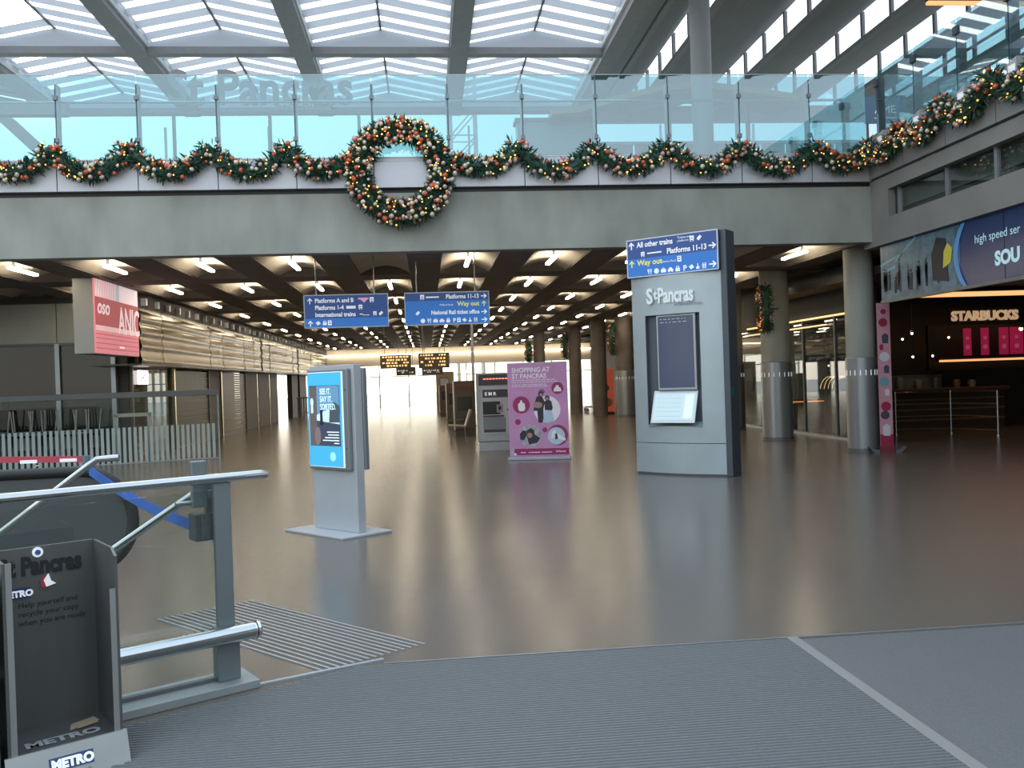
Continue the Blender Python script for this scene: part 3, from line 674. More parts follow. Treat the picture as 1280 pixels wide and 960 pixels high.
MB().prism_xz([(-.2,1.22),(.2,1.18),(.2,1.3),(0,1.34),(-.2,1.28)], -.1095, -.1065).build('photo_road', pm3, g)
MB().disc(-.28,1.42,.045,-.112,-.108,14,.028).prism_xz([(-.30,1.30),(-.26,1.30),(-.262,1.39),(-.298,1.39)],-.112,-.108).build('photo_face', pm3, g)
MB().disc(-.115,1.36,.016,-.113,-.109,10).prism_xz([(-.14,1.17),(-.125,1.17),(-.115,1.23),(-.105,1.17),(-.09,1.17),(-.095,1.28),(-.092,1.335),(-.138,1.335),(-.135,1.28)],-.113,-.109).build('photo_figure', pm4, g)
MB().prism_xz([(.02,1.2),(.2,1.2),(.2,1.38),(.12,1.42),(.04,1.36)],-.112,-.108).build('photo_car', emis('poster_slate', (.05,.07,.09), .5), g)
MB().disc(-.19,1.05,.10,-.111,-.107,16,.055).build('photo_bag', emis('poster_taupe', (.16,.13,.14), .5), g)
for i, s in enumerate(('SEE IT.','SAY IT.','SORTED.')): txt(s, .088, -.13, -.114, 1.505-.083*i, emis('poster_ink', (.6,.82,.9), .7), g, sx=.8, bold=.001)
b = MB()
for k, (x0, x1) in enumerate(((-.02,.185),(.0,.185),(-.06,.185),(-.1,.185),(.1,.185))): b.box(x0,x1,-.113,-.109,1.09-.03*k,1.10-.03*k)
b.build('lettering', emis('poster_ink2', (.7,.78,.82), .6), g, kind='stuff')
MB().disc(.06,.83,.05,-.107,-.103,12).build('crest', emis('poster_crest', (.25,.62,.85), .6), g)
for z in (1.55, .92): MB().disc(.295,z,.008,-.099,-.094,10).build('lock', chrome, t)

# ================================================================ PURPLE BANNER STAND
pur = mat('mauve_print', (.44,.22,.41), .55, var=.12, nscale=2.5, emit=.10); mar = mat('maroon_print', (.26,.025,.10), .5, emit=.08); wht = mat('white_print', (.72,.68,.74), .5, emit=.08)
gry = mat('grey_photo_print', (.38,.35,.40), .5, var=.35, nscale=14, emit=.05); nav = mat('navy_print', (.03,.03,.05), .5); blu = mat('pale_blue_print', (.42,.55,.68), .5, emit=.06); skin = mat('skin_print', (.42,.25,.2), .5)
t = T('banner_stand', 'mauve banner reading SHOPPING AT ST PANCRAS on a low metal foot', 'banner', (2.15, 17.17, 0), math.radians(-14))
BX('sheet', pur, -.59,.59, -.01,.01, .06,1.90, t); BX('foot', steel_b, -.62,.62, -.09,.09, 0,.06, t, bevel=.01); BX('top_rail', steel_b, -.595,.595, -.015,.015, 1.895,1.915, t)
def U(px): return (px-555)/500*1.18
def V(py): return .06+1.84*(925-py)/825
txt('SHOPPING AT', .128, U(343), -.0145, V(178), wht, t, bold=.003, sx=.93); txt('ST PANCRAS', .128, U(343), -.0145, V(232), wht, t, bold=.003, sx=.93)
b = MB(); rr = random.Random(5)
for py in (250, 268, 290, 305):
    x = 343
    while x < (700 if py < 280 else 620): l = rr.uniform(10,40); b.box(U(x), U(x+l), -.0135,-.010, V(py), V(py-5)); x += l+6
b.build('small_print', wht, t, kind='stuff')
def D(px, py, r, m_, name, y=-.0145, rx=None): return MB().disc(U(px), V(py), r*1.18/500, y, -.009, 28, (rx or r)*1.18/500).build(name, m_, t)
def PG(pts, m_, name, y=-.02): 
    q = [(U(a), V(c)) for a, c in pts]
    ar = sum(q[i][0]*q[(i+1)%len(q)][1]-q[(i+1)%len(q)][0]*q[i][1] for i in range(len(q)))
    return MB().prism_xz(q if ar > 0 else q[::-1], y, -.01).build(name, m_, t)
D(415,465,72,mar,'round_print'); PG([(408,425),(422,425),(426,445),(445,455),(448,500),(436,520),(398,520),(388,495),(390,455),(404,445)], wht, 'print_bottle')
D(722,325,50,mar,'round_print'); PG([(690,355),(755,355),(750,325),(735,318),(730,300),(712,300),(706,318),(695,325)], wht, 'print_bag')
D(630,510,112,wht,'round_print')
PG([(545,400),(570,385),(595,400),(615,450),(600,500),(598,625),(555,625),(548,520),(515,520),(530,450)], nav, 'print_figure'); D(582,372,22,nav,'print_head',-.021); D(585,380,13,skin,'print_face',-.022)
PG([(612,440),(640,420),(668,440),(678,500),(665,525),(612,515)], nav, 'print_figure',-.021); PG([(612,515),(668,520),(690,620),(590,628)], blu, 'print_skirt',-.0215); D(634,410,21,nav,'print_head',-.022); D(633,416,13,skin,'print_face',-.023)
D(555,470,26,skin,'print_hands',-.0235,38)
D(485,740,95,gry,'round_print'); PG([(398,770),(395,720),(420,690),(450,695),(452,735),(430,775)], nav, 'print_hair'); PG([(452,740),(455,690),(490,670),(515,690),(520,730),(565,760),(540,800),(470,815)], nav, 'print_figure',-.019); D(478,735,22,skin,'print_face',-.023)
D(712,738,86,mar,'round_print'); D(700,745,72,blu,'round_print',-.0175); PG([(670,700),(695,690),(700,720),(780,770),(770,790),(690,760),(655,765)], wht, 'print_shoes',-.021); PG([(690,725),(705,722),(715,770),(690,775)], nav, 'print_heel',-.0225)
D(382,615,24,mar,'print_bauble'); D(607,690,20,mar,'print_bauble'); D(590,352,20,mat('plum_print', (.22,.1,.2), .5),'print_bow',-.0145,26)
BX('lower_band', mar, U(345),U(803), -.0145,-.0095, V(908),V(852), t); D(352,900,10,wht,'band_corner',-.0165)
b = MB()
for a, c in ((398,440),(465,480),(484,560),(575,660)): b.box(U(a),U(c),-.0175,-.014,V(889),V(882))
b.build('small_print', wht, t, kind='stuff'); txt('St Pancras', .045, U(695), -.0175, V(886), wht, t, bold=.002)
BX('pale_strip', mat('lilac_print', (.42,.42,.55), .5), U(312),U(345), -.013,-.0095, V(910),V(850), t)

# ================================================================ TICKET MACHINES AND SEAT
def ticket_machine(x, y, w_, h, rz, lab, head):
    t = T('ticket_machine', lab, 'ticket machine', (x, y, 0), rz, 'ticket machines in the middle of the hall')
    body = mat('machine_grey', (.42,.46,.48), .45, .3, var=.05) if head else brown
    BX('body', body, 0, w_, 0, .6, .2, h, t, bevel=.02); BX('plinth', body if head else dark, 0, w_, .02, .6, 0, .195, t)
    BX('side_edge', mat('pale_edge', (.55,.52,.48), .4), -.03, 0, 0, .6, .2, h, t)
    if head:
        hb = BX('header', mat('machine_navy', (.06,.06,.085), .4), .03, w_-.03, -.02, 0, h-.27, h-.03, t)
        b = MB(); x_ = .14
        while x_ < w_-.15: b.box(x_, x_+.05, -.025,-.02, h-.14, h-.115); x_ += .07
        b.build('led_text', emis('red_led', (1,.22,.12), 1.2), hb, kind='stuff')
        pf = BX('pale_surround', mat('machine_pale', (.5,.52,.54), .4), .08, w_-.03, -.02, 0, .38, h-.3, t)
        BX('name_plate', MATS['machine_navy'], .11, w_-.06, -.026,-.02, 1.20, 1.38, pf); txt('E M R', .105, .16, -.03, 1.25, ink_white, t, bold=.003)
        BX('screen', mat('machine_screen', (.03,.035,.04), .15), .11, .50, -.026,-.02, .82, 1.11, pf); BX('card_reader', mat('reader_grey', (.3,.3,.29), .5), .42, .56, -.045,-.026, .86, 1.04, pf); BX('reader_slot', black, .46,.52,-.05,-.045,.92,1.0,pf)
        BX('shelf', brown, .11, .58, -.05,-.02, .77, .80, pf); BX('tray', mat('tray_grey', (.22,.25,.28), .4), .11, .62, -.028,-.02, .46, .75, pf); BX('tray_slot', dark, .12,.61,-.032,-.028,.42,.48,pf)
        BX('button', black, .66,.72,-.03,-.02,.9,.94,pf); BX('coin_slot', dark, .76,.8,-.03,-.02,.98,1.06,pf); BX('note_slot', dark, .76,.8,-.03,-.02,.55,.75,pf)
    else:
        BX('screen', mat('dim_screen', (.05,.045,.04), .2), .08, w_-.08, -.01, 0, .75, 1.15, t); BX('header', mat('brown_header', (.16,.07,.04), .5), .04, w_-.04, -.015, 0, h-.2, h-.05, t); BX('tray', dark, .1, w_-.1, -.012, 0, .4, .6, t)
ticket_machine(1.12, 19.85, 1.25, 1.75, math.radians(-3), 'grey ticket machine with EMR plate half behind the mauve banner', True)
ticket_machine(.76, 25.2, .58, 1.6, 0, 'brown cabinet beyond the metal seat, nearest of three', False)
ticket_machine(.70, 32.5, .42, 1.52, 0, 'brown cabinet, second of three beyond the metal seat', False)
ticket_machine(.55, 40.5, .35, 1.42, 0, 'small brown cabinet, furthest of three beyond the metal seat', False)
t = T('display_pillar', 'tan pillar with pale framed panel near the far doors', 'pillar', (.47, 47, 0))
BX('body', mat('tan_panel', (.30,.24,.17), .6, var=.1), 0, .95, 0, .5, 0, 2.12, t); BX('notice', mat('pale_notice', (.45,.48,.52), .4), .22, .65, -.02, 0, 1.05, 1.75, t); BX('frame', brown, .19,.68,-.012,0,1.02,1.78,t)
t = T('pole', 'slim pale pole rising to the ceiling behind the ticket machine', 'pole', (1.62, 31, 0)); MB().tube([(0,0,0),(0,0,3.86)], .05, 12).build('shaft', fascia_m, t, True); MB().lathe([(.1,0),(.1,.03)], 16).build('base', fascia_m, t)
seatm = mat('perforated_seat', (.42,.36,.28), .35, .6)
t = T('metal_seat', 'perforated metal seat facing left before the brown cabinet', 'seat', (.80, 23.2, 0))
MB().prism_xz([(-.28,.43),(.16,.40),(.16,.43),(-.28,.46)], -.25, .25).build('seat', seatm, t); MB().prism_xz([(.14,.42),(.18,.42),(.33,.83),(.28,.85)], -.25, .25).build('backrest', seatm, t)
for x in (-.2, .14):
    for y in (-.22, .22): MB().tube([(x,y,.42),(x+(.03 if x > 0 else -.03),y,0)], .016, 8).build('leg', dark_steel, t)
MB().tube([(-.3,-.25,.5),(-.3,-.25,.58),(.1,-.25,.6)], .012, 6).build('armrest', dark_steel, t)
t = T('poster_stand', 'red lit poster stand between the two dark columns left of the kiosk', 'poster', (7.45, 36.4, 0))
BX('sheet', mat('red_poster', (.42,.08,.04), .6, emit=.3), -.35,.35,-.02,.02,.1,1.9,t); BX('foot', dark, -.3,.3,-.2,.2,0,.1,t); MB().disc(-.02,1.1,.16,-.03,-.02,14).build('print', mat('dusk_print', (.12,.1,.12), .6), t); MB().disc(.05,.5,.2,-.03,-.02,14).build('print', mat('flesh_print', (.5,.3,.2), .6), t)
t = T('luggage_trolley', 'low pale luggage trolley on the floor between far columns', 'trolley', (7.55, 39.5, 0))
BX('deck', seatm, -.5,.5,-.3,.3,.2,.25,t)
for x in (-.4,.4):
    for y in (-.25,.25): MB().disc(x,.09,.09,y-.02,y+.02,12).build('wheel', fascia_m, t)
MB().tube([(.5,-.25,.25),(.6,-.25,.6),(.6,.25,.6),(.5,.25,.25)], .02, 6).build('handle', seatm, t)
# ================================================================ GLASS BALUSTRADES ON THE UPPER LEVEL
t = T('glass_balustrade', 'long glass balustrade on steel posts above the concrete beam', 'balustrade', (0, YB, 5.0))
gx = [-5.94+1.29*k for k in range(-6, 11)] + [8.02]
for a, c in zip(gx[:-1], gx[1:]):
    MB().box(a+.012, c-.012, -.012, .004, .46, 1.86).build('pane', gl_bal, t)
pm_ = MB().box(-.022,.022,.03,.16,.0,1.72).box(-.035,.035,-.03,.04,1.45,1.52).box(-.035,.035,-.03,.04,.75,.82).mesh('post', mat('post_steel', (.20,.23,.25), .4, .6))
for x in gx[:-1]: inst('post', pm_, t, (x, 0, 0))
BX('top_edge', mat('glass_edge', (.62,.72,.72), .3), gx[0], gx[-1], -.012,.004, 1.861,1.872, t)
MB().tube([(gx[0],.22,1.48),(gx[-1],.22,1.48)], .024, 10).build('handrail', chrome, t, True)
BX('base_rail', fascia_m, gx[0], gx[-1], -.03,.16, .44,.46, t)
t = T('glass_balustrade', 'glass balustrade with broad posts above the right side wall', 'balustrade', (XB+.16, 0, 5.0))
gy = [15.12-1.2*k for k in range(0, 15)]
pm_ = MB().box(-.02,.10,-.045,.045,.0,1.70).box(-.06,.12,-.06,.06,1.62,1.74).mesh('post', mat('slate_post', (.06,.08,.10), .4, .2))
for a, c in zip(gy[:-1], gy[1:]):
    MB().box(-.035,-.022, c+.012, a-.012, .48, 1.86).build('pane', gl_bal, t)
for y in gy: inst('post', pm_, t, (0, y, 0))
MB().tube([(.2,gy[0],1.42),(.2,gy[-1],1.42)], .024, 10).build('handrail', chrome, t, True)
BX('base_rail', fascia_r, -.06,.12, gy[-1],gy[0], .46,.48, t)
for i, y in enumerate((14.75, 13.6, 12.4, 11.25)):
    u_ = T('uplighter', 'small pale box light on the right walkway ledge, %s from the corner' % ('first','second','third','fourth')[i], 'light', (XB+.02, y, 5.5), 0, 'box lights along the right ledge')
    MB().prism_yz([(-.10,.0),(.10,.0),(.10,.16),(-.10,.22)], -.06,.06).build('housing', mat('pale_housing', (.5,.52,.52), .5), u_); BX('lens', ink_white, -.066,-.06,-.07,.07,.04,.13,u_)
# things on the upper deck, and solid copies of reflections in its glass
t = T('column', 'tall round steel column rising from the upper level to the roof', 'column', (6.1, 18.5, 5.0)); MB().lathe([(.22,0),(.22,5.6)], 28).build('shaft', mat('grey_column', (.30,.33,.35), .5, .2), t, True); MB().lathe([(.3,0),(.3,.08)], 28).build('base_collar', dark_steel, t); MB().lathe([(.25,5.0),(.25,5.06)], 28).build('top_collar', dark_steel, t); t['kind'] = 'structure'; del t['category']
t = T('reflected_letters', 'reflected St Pancras International sign, built as solid grey letters behind the glass', 'sign', (-4.75, 17.4, 6.92))  # a sign's reflection in the glass, modelled as solid letters
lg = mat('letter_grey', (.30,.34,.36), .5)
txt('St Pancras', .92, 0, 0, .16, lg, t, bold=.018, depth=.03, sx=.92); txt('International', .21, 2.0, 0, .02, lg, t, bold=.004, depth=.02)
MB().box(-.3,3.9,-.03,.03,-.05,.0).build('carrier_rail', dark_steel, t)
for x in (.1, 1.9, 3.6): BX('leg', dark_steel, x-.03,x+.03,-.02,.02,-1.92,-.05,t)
scr_m = mat('green_grey_panel', (.30,.36,.35), .35, .2, var=.1, nscale=3)
t = T('panel_screen', 'greenish panelled screen on the upper level behind the glass', 'screen', (3.2, 20.5, 5.0))
for k in range(14): BX('panel', scr_m, .02+.62*k, .60+.62*k, 0, .04, .02, 2.05, t)
MB().box(0,8.7,-.02,.06,2.05,2.12).build('top_rail', fascia_m, t); BX('mid_rail', dark_steel, 0,8.7,-.03,0,1.55,1.6,t)
t = T('wall_panel', 'dark grey hoarding box on the upper level behind the glass', 'hoarding', (2.2, 19.6, 5.0)); BX('body', scr_m, 0,1.7,0,.4,0,2.35,t); BX('cap', dark_steel, -.05,1.75,-.05,.45,2.35,2.42,t)
t = T('reflected_frame', 'reflected dark structure built as posts and beams behind the left glass', 'frame', (-9.6, 17.6, 5.0))  # dark reflection in the left glass, modelled as a solid frame
for x in (.3, 1.25): BX('post', roofm, x, x+.28, 0, .2, 0, 2.6, t)
BX('beam', roofm, -1.5, 2.9, 0, .2, 1.95, 2.2, t); BX('beam', roofm, -1.5, 1.6, .02, .18, 1.0, 1.15, t); MB().prism_xz([(1.6,1.9),(1.9,1.9),(3.6,.2),(3.3,.2)][::-1], .02,.16).build('brace', roofm, t)
t = T('shop_poster', 'blue poster with pale letters AME behind the right balustrade', 'poster', (8.95, 17.0, 6.5), math.radians(-5))
BX('sheet', mat('slate_blue', (.09,.16,.25), .5, emit=.25), 0,.85,0,.02,0,.55,t); txt('AME', .22, .42, -.006, .2, ink_white, t, 'CENTER'); txt('V', .1, .42, -.006, .42, ink_white, t, 'CENTER'); BX('line', ink_white, .2,.65,-.006,0,.1,.115,t)
for x in (.05,.76): BX('leg', dark_steel, x, x+.04, .02,.06, -1.5,.55, t)
t = T('reflection', 'solid copy of a curved tan canopy on the upper level behind the glass', 'reflection', (2.9, 19.0, 5.0)); tn = mat('reflected_tan', (.48,.36,.2), .5, var=.12, nscale=2, stretch=(.4,3,3))  # warm curved reflection in the glass, built as a solid timber shape
up = [(.0,2.45),(.6,2.5),(1.5,2.75),(2.4,2.95),(3.4,3.05),(4.6,2.9),(5.6,2.75)]
MB().prism_xz([(x,z-.13) for x,z in up]+[(x,z) for x,z in up[::-1]], 0, 1.2).build('curved_edge', tn, t)
for x in (.9, 2.6, 4.4): BX('leg', brown, x, x+.08, .1, .18, 0, 2.6, t)
tan = mat('warm_panel', (.32,.24,.14), .5, var=.2, nscale=1.2, stretch=(.3,1,4))
wu = ST('wall_upper', 'warm brown upper level shopfronts at the far right, standing in for brown reflections')  # added in place of warm brown reflections in the balustrade glass
BX('fascia_board', tan, 12.3,12.6, 5,27.6, 7.1,7.9, wu); BX('dark_glass', dark, 12.6,12.7, 5,27.6, 5,7.1, wu)
for k in range(12): BX('mullion', brown, 12.5,12.6, 6+1.8*k,6.1+1.8*k, 5,7.1, wu)
for x, y, z in ((9.6,9.5,9.3),): 
    t = T('strip_light', 'long orange strip light under the roof at top right', 'light', (10.9, 17.9, 9.3)); BX('tube', emis('orange_tube', (1,.50,.2), .7), 0,4.5,-.05,.05,0,.06,t); BX('housing', dark_steel, 0,4.5,-.08,.08,.06,.14,t)
    for x in (.5,4.): BX('hanger', dark_steel, x,x+.03,-.01,.01,.14,.9,t)
t = T('lattice_mast', 'pale lattice mast outside behind the glass', 'mast', (2.2, 60, 5)); pc_ = mat('pale_lattice', (.8,.78,.7), .5)
for x in (0, 1.7):
    for y in (0, 1.7): MB().tube([(x,y,-5),(x,y,17.5)], .10, 6).build('leg', pc_, t)
b = MB()
for k in range(9):
    for y in (0,1.7): b.tube([(0,y,1.9*k),(1.7,y,1.9*k+1.9)], .05, 5); b.tube([(0,y,1.9*k),(1.7,y,1.9*k)], .05, 5)
b.build('lattice', pc_, t, kind='stuff')

# ================================================================ GARLANDS AND WREATHS
RG = random.Random(11)
def tuft(b, c, d, L, wd):
    d = d.normalized(); s_ = d.orthogonal().normalized()
    s_ = (Matrix.Rotation(RG.uniform(0, 2*PI), 3, d) @ s_)*wd
    c = Vector(c); m_ = c + d*L*.55
    b.add([c - s_*.4, m_ - s_, c + d*L, m_ + s_, c + s_*.4], [(0,1,2,3,4)])
ball_me = {}
for nm, m_ in (('copper', b_red), ('gold', b_gold), ('rose', b_pink)):
    ball_me[nm] = MB().ball((0,0,0), 1, 10, 6).mesh('bauble', m_, True)
def foliage(t, path, r, n_tufts, n_ball, n_fairy, front, Lr=(.09,.17), rb=(.03,.05), core=True, fl_m=fairy):
    """path: list of points; tufts all round it, baubles and fairy lights towards `front`"""
    path = [Vector(p) for p in path]; seg = len(path)-1
    def at():
        q = RG.uniform(0, seg); i = min(int(q), seg-1); a, c = path[i], path[i+1]
        return a.lerp(c, q-i), (c-a).normalized()
    b = MB()
    for _ in range(n_tufts):
        p, d = at(); o = d.orthogonal().normalized(); o = Matrix.Rotation(RG.uniform(0, 2*PI), 3, d) @ o
        tuft(b, p+o*r*RG.uniform(.25,.85), o+d*RG.uniform(-.8,.8)+Vector((RG.uniform(-.3,.3),RG.uniform(-.3,.3),RG.uniform(-.3,.3))), RG.uniform(*Lr), RG.uniform(.010,.020))
    b.build('foliage', needle, t, kind='stuff')
    MB().tube(path, r*.55, 8).build('core', needle, t)
    f = Vector(front)
    def spot(k):
        p, d = at(); o = f - d*f.dot(d); o.normalize(); o = Matrix.Rotation(RG.uniform(-1.35, 1.35), 3, d) @ o
        return p + o*r*k
    for _ in range(n_ball):
        nm = RG.choice(('copper','copper','gold','rose','gold')); s_ = RG.uniform(*rb)
        inst('bauble', ball_me[nm], t, spot(RG.uniform(.95,1.2)), (0,0,0), (s_,s_,s_))
    b = MB()
    for _ in range(n_fairy): b.ball(spot(RG.uniform(.9,1.25)), RG.uniform(.009,.016), 6, 4)
    b.build('fairy_lights', fl_m, t, kind='stuff')
t = T('wreath', 'large round fir wreath with copper and gold baubles on the beam', 'wreath', (-.33, YB-.20, 5.16))
ring = [(.70*math.cos(2*PI*k/48), 0, .70*math.sin(2*PI*k/48)) for k in range(49)]
foliage(t, ring, .20, 4200, 230, 130, (0,-1,0), (.09,.16), (.026,.046))
def make_garland(label, peaks, low, axis, fixed, front, dens):
    t = T('garland', label, 'garland', (0,0,0), 0, 'fir garlands with baubles along the upper level')
    path = []
    for i in range(len(peaks)-1):
        (a, za), (c, zc) = peaks[i], peaks[i+1]; zl = low[i] if isinstance(low, list) else low
        for k in range(12):
            q = k/12; top = za+(zc-za)*q; sag = (1-(2*q-1)**2)**.9; z = top-(top-zl)*sag
            path.append((a+(c-a)*q, fixed, z) if axis == 'x' else (fixed, a+(c-a)*q, z))
    a, z = peaks[-1]; path.append((a, fixed, z) if axis == 'x' else (fixed, a, z))
    n = len(peaks)-1
    foliage(t, path, .135, 620*n, dens[0]*n, dens[1]*n, front, (.08,.16), (.026,.045)); return t
F0 = YB-.18
make_garland('fir garland hung in swags along the glass left of the big wreath', [(-8.5,5.6),(-7.25,5.6),(-5.98,5.60),(-4.76,5.64),(-3.47,5.60),(-2.19,5.62),(-1.15,5.36)], [5.2,5.2,5.2,5.2,5.2,5.2], 'x', F0, (0,-1,0), (34,20))
make_garland('fir garland hung in swags along the glass right of the big wreath', [(.55,5.36),(1.66,5.62),(2.99,5.58),(4.31,5.62),(5.64,5.56),(7.0,5.56),(7.98,5.50)], [5.22,5.15,5.2,5.18,5.17,5.2], 'x', F0, (0,-1,0), (34,20))
make_garland('fir garland hung in swags along the right hand walkway', [(15.0,5.56),(13.85,5.56),(12.7,5.58),(11.55,5.6),(10.4,5.6),(9.2,5.6),(8,5.6)], 5.24, 'y', XB-.16, (-1,-.5,0), (34,26))
for x, y, z, hgt, lab in ((7.66,19.3,3.0,.42,'oval red lit wreath hung on the second round column'),(7.28,34.0,3.0,.45,'red lit wreath on the dark column just left of the kiosk'),(6.2,39.0,3.0,.45,'red lit wreath on the dark column above the mauve banner'),(4.9,42,2.9,.4,'red lit wreath far away above the mauve banner left corner')):
    t = T('wreath', lab, 'wreath', (x, y, z), math.radians(-106), 'red lit wreaths on the hall columns')
    ring = [(hgt*math.cos(2*PI*k/24), 0, hgt*math.sin(2*PI*k/24)) for k in range(25)]
    foliage(t, ring, .13, 700, 46, 70, (-.9,-.3,0), (.07,.13), (.025,.045), fl_m=fairy_red)
    MB().tube([(0,.1,0),(0,.3,0)], .03, 6).build('bracket', dark_steel, t)

# ================================================================ LED SCREEN AND ADVERT
t = T('led_screen', 'box screen with pink lit picture hanging at left below the beam', 'screen', (-6.4, 19.17, 2.38), PI/2)
BX('housing', mat('screen_housing', (.30,.31,.30), .4, .4), -1.30,1.30, .03,.40, 0,1.5, t)
pk = lambda n, c, e_=.40: emis(n, c, e_)
sg = BX('display', pk('screen_pink', (.62,.22,.26)), -1.29,1.29, .0,.03, .01,1.49, t)
BX('picture_sky', pk('screen_white', (.8,.66,.72)), -.05,1.28, -.004,0, 1.10,1.48, sg); BX('picture_cloth', pk('screen_rose', (.70,.42,.44)), -1.28,-.10, -.004,0, 1.12,1.48, sg)
b = MB()
for k in range(9): b.prism_xz([(-1.25+.13*k,1.13),(-1.21+.13*k,1.13),(-1.12+.13*k,1.47),(-1.16+.13*k,1.47)], -.007,-.003)
b.build('picture_stripe', MATS['screen_white'], sg, kind='stuff')
BX('picture_post', pk('screen_grey', (.35,.28,.34)), -.10,.10,-.006,-.002, .98,1.48, sg)
BX('picture_band', pk('screen_red', (.36,.075,.09)), -1.28,1.28, -.008,-.003, .52,1.12, sg)
MB().prism_xz([(-1.28,.46),(1.28,.46),(1.28,.56),(-1.28,.56)], -.0085,-.003).build('picture_step', pk('screen_pale', (.70,.46,.46)), sg)
txt('ANIC', .80, .0, -.011, .46, MATS['screen_white'], sg, bold=.012, sx=.70); txt('oso', .42, -1.2, -.011, .80, MATS['screen_white'], sg, bold=.008, sx=1.1, shear=.2)
b = MB()
for z in (.1,.2,.3,.38): b.box(-1.28,1.28,-.006,-.002,z,z+.022)
b.build('picture_line', pk('screen_dusk', (.46,.10,.13)), sg, kind='stuff'); BX('caption', MATS['screen_white'], .02,.32,-.009,-.004,.14,.18, sg)

t = T('advert_banner', 'long dark blue advert panel above the coffee shop opening', 'advert', (XB+.10, 15.1, 2.78), -PI/2)
BX('panel', mat('advert_navy', (.012,.03,.10), .25, emit=.12), 0,12, 0,.06, 0,.97, t); BX('frame', dark_steel, -.03,12,-.01,.07,-.05,0, t)
cr = mat('advert_crowd', (.07,.13,.17), .4, var=.5, nscale=6, emit=.1)
BX('picture', cr, .0,2.35,-.004,0,.0,.95, t)
rr = random.Random(9)
crowd_m = [mat('crowd_%d' % i, c, .5) for i, c in enumerate(((.012,.016,.022),(.02,.03,.045),(.05,.06,.07)))]
for k in range(20):
    x = rr.uniform(.1,2.0); h = rr.uniform(.28,.5); z0 = rr.uniform(.08,.2); wd = rr.uniform(.025,.05)
    MB().prism_xz([(x-wd*.7,z0),(x-wd*.1,z0),(x,z0+h*.45),(x+wd*.2,z0),(x+wd*.8,z0),(x+wd,z0+h*.8),(x-wd,z0+h*.8)], -.008,-.004).disc(x, z0+h*.9, wd*.65, -.008,-.004, 8).build('picture_figure', crowd_m[k % 3], t, kind='stuff')
for x0, z0, x1, z1 in ((.0,.60,.75,.72),(.5,.62,1.15,.93),(.1,.48,.5,.52)): MB().prism_xz([(x0,z0),(x1,z1),(x1,z1+.05),(x0,z0+.04)], -.007,-.003).build('picture_beam', mat('advert_teal', (.16,.30,.34), .5, emit=.1), t)
MB().prism_xz([(1.62,.18),(2.05,.12),(2.0,.8),(1.75,.85),(1.6,.6)], -.012,-.006).build('picture_figure', crowd_m[0], t); MB().prism_xz([(1.92,.34),(2.12,.40),(2.17,.62),(2.05,.72),(1.95,.6)], -.016,-.010).build('picture_jacket', mat('advert_yellow', (.55,.50,.06), .5, emit=.05), t)
b = MB(); v = []
for k in range(9):
    z = .0+.95*k/8; x = 2.20+.42*(2*z/.95-1)**2*.5; v += [(x,-.014,z),(x+.11,-.014,z)]
b.add(v, [(2*k,2*k+1,2*k+3,2*k+2) for k in range(8)]).build('picture_arc', mat('advert_arc', (.06,.20,.42), .4, emit=.2), t)
txt('high speed ser', .175, 2.72, -.006, .60, mat('advert_ink', (.40,.60,.66), .5, emit=.3), t); txt('SOU', .27, 3.18, -.006, .22, MATS['advert_ink'], t, bold=.014)
for k in range(1, 8): BX('joint', black, 1.13*k-.006,1.13*k+.006,-.004,.0,0,.97,t)

# ================================================================ LEFT SIDE: SHOPS AND SHUTTERS
def shutter(y0, y1, lab):
    t = T('roller_shutter', lab, 'shutter', (XL-.55, y0, 0), 0)
    sm = MB().prism_yz([(0,0),(y1-y0,0),(y1-y0,.075),(0,.075)], -.02,.0).mesh('slat', shutter_m)
    for k in range(26): inst('slat', sm, t, (.012 if k % 2 else 0, 0, .02+.082*k), (0,.12,0))
    BX('guide', brown, -.04,.05,-.06,0,0,2.18,t); BX('guide', brown, -.04,.05,y1-y0,y1-y0+.06,0,2.18,t); BX('bottom_bar', dark_steel, -.03,.03,0,y1-y0,0,.025,t)
shutter(25.1, 28.8, 'bronze roller shutter on the left wall beside the lit shop'); shutter(30.65, 34.5, 'second bronze roller shutter along the left wall')
t = T('lit_shop', 'small lit shop with glowing window sign below the bronze wall', 'shop', (XL-.62, 21.7, 0))
BX('window_frame', brown, -.05,.05,0,.08,0,2.2,t); BX('window_frame', brown, -.05,.05,3.2,3.28,0,2.2,t); MB().quad((0,0,0.02),(0,3.28,0.02),(0,3.28,2.2),(0,0,2.2)).build('pane', gl_clear, t)
BX('back_wall', mat('shop_ochre', (.22,.16,.08), .6, var=.5, nscale=3, emit=.12), -1.6,-1.5,.05,3.2,0,2.2,t)
sgn = BX('sign_box', emis('sign_glow', (1,.9,.85), 1.6), .06,.10,.35,1.05,1.78,2.12,t)
o = txt('SHO', .24, 0,0,0, mat('sign_red_ink', (.35,.05,.05), .5), sgn, bold=.006); o.location = (.104,.42,1.86); o.rotation_euler = (PI/2,0,PI/2)
for y, w_, z0, z1, e_ in ((.15,.05,.5,2.0,1.2),(.95,.30,1.35,1.75,2.5),(1.75,.06,.4,2.1,1.5),(2.2,.25,.3,1.6,.5),(2.75,.05,.4,2.1,1.8)): BX('lit_shelf', emis('shelf_glow_%d' % int(y*100), (1,.78,.42), e_*.45), -1.2,-1.1,y,y+w_,z0,z1,t)
for k in range(4): BX('shelf', brown, -1.1,-.8,.2,3.0,.35+.45*k,.38+.45*k,t)
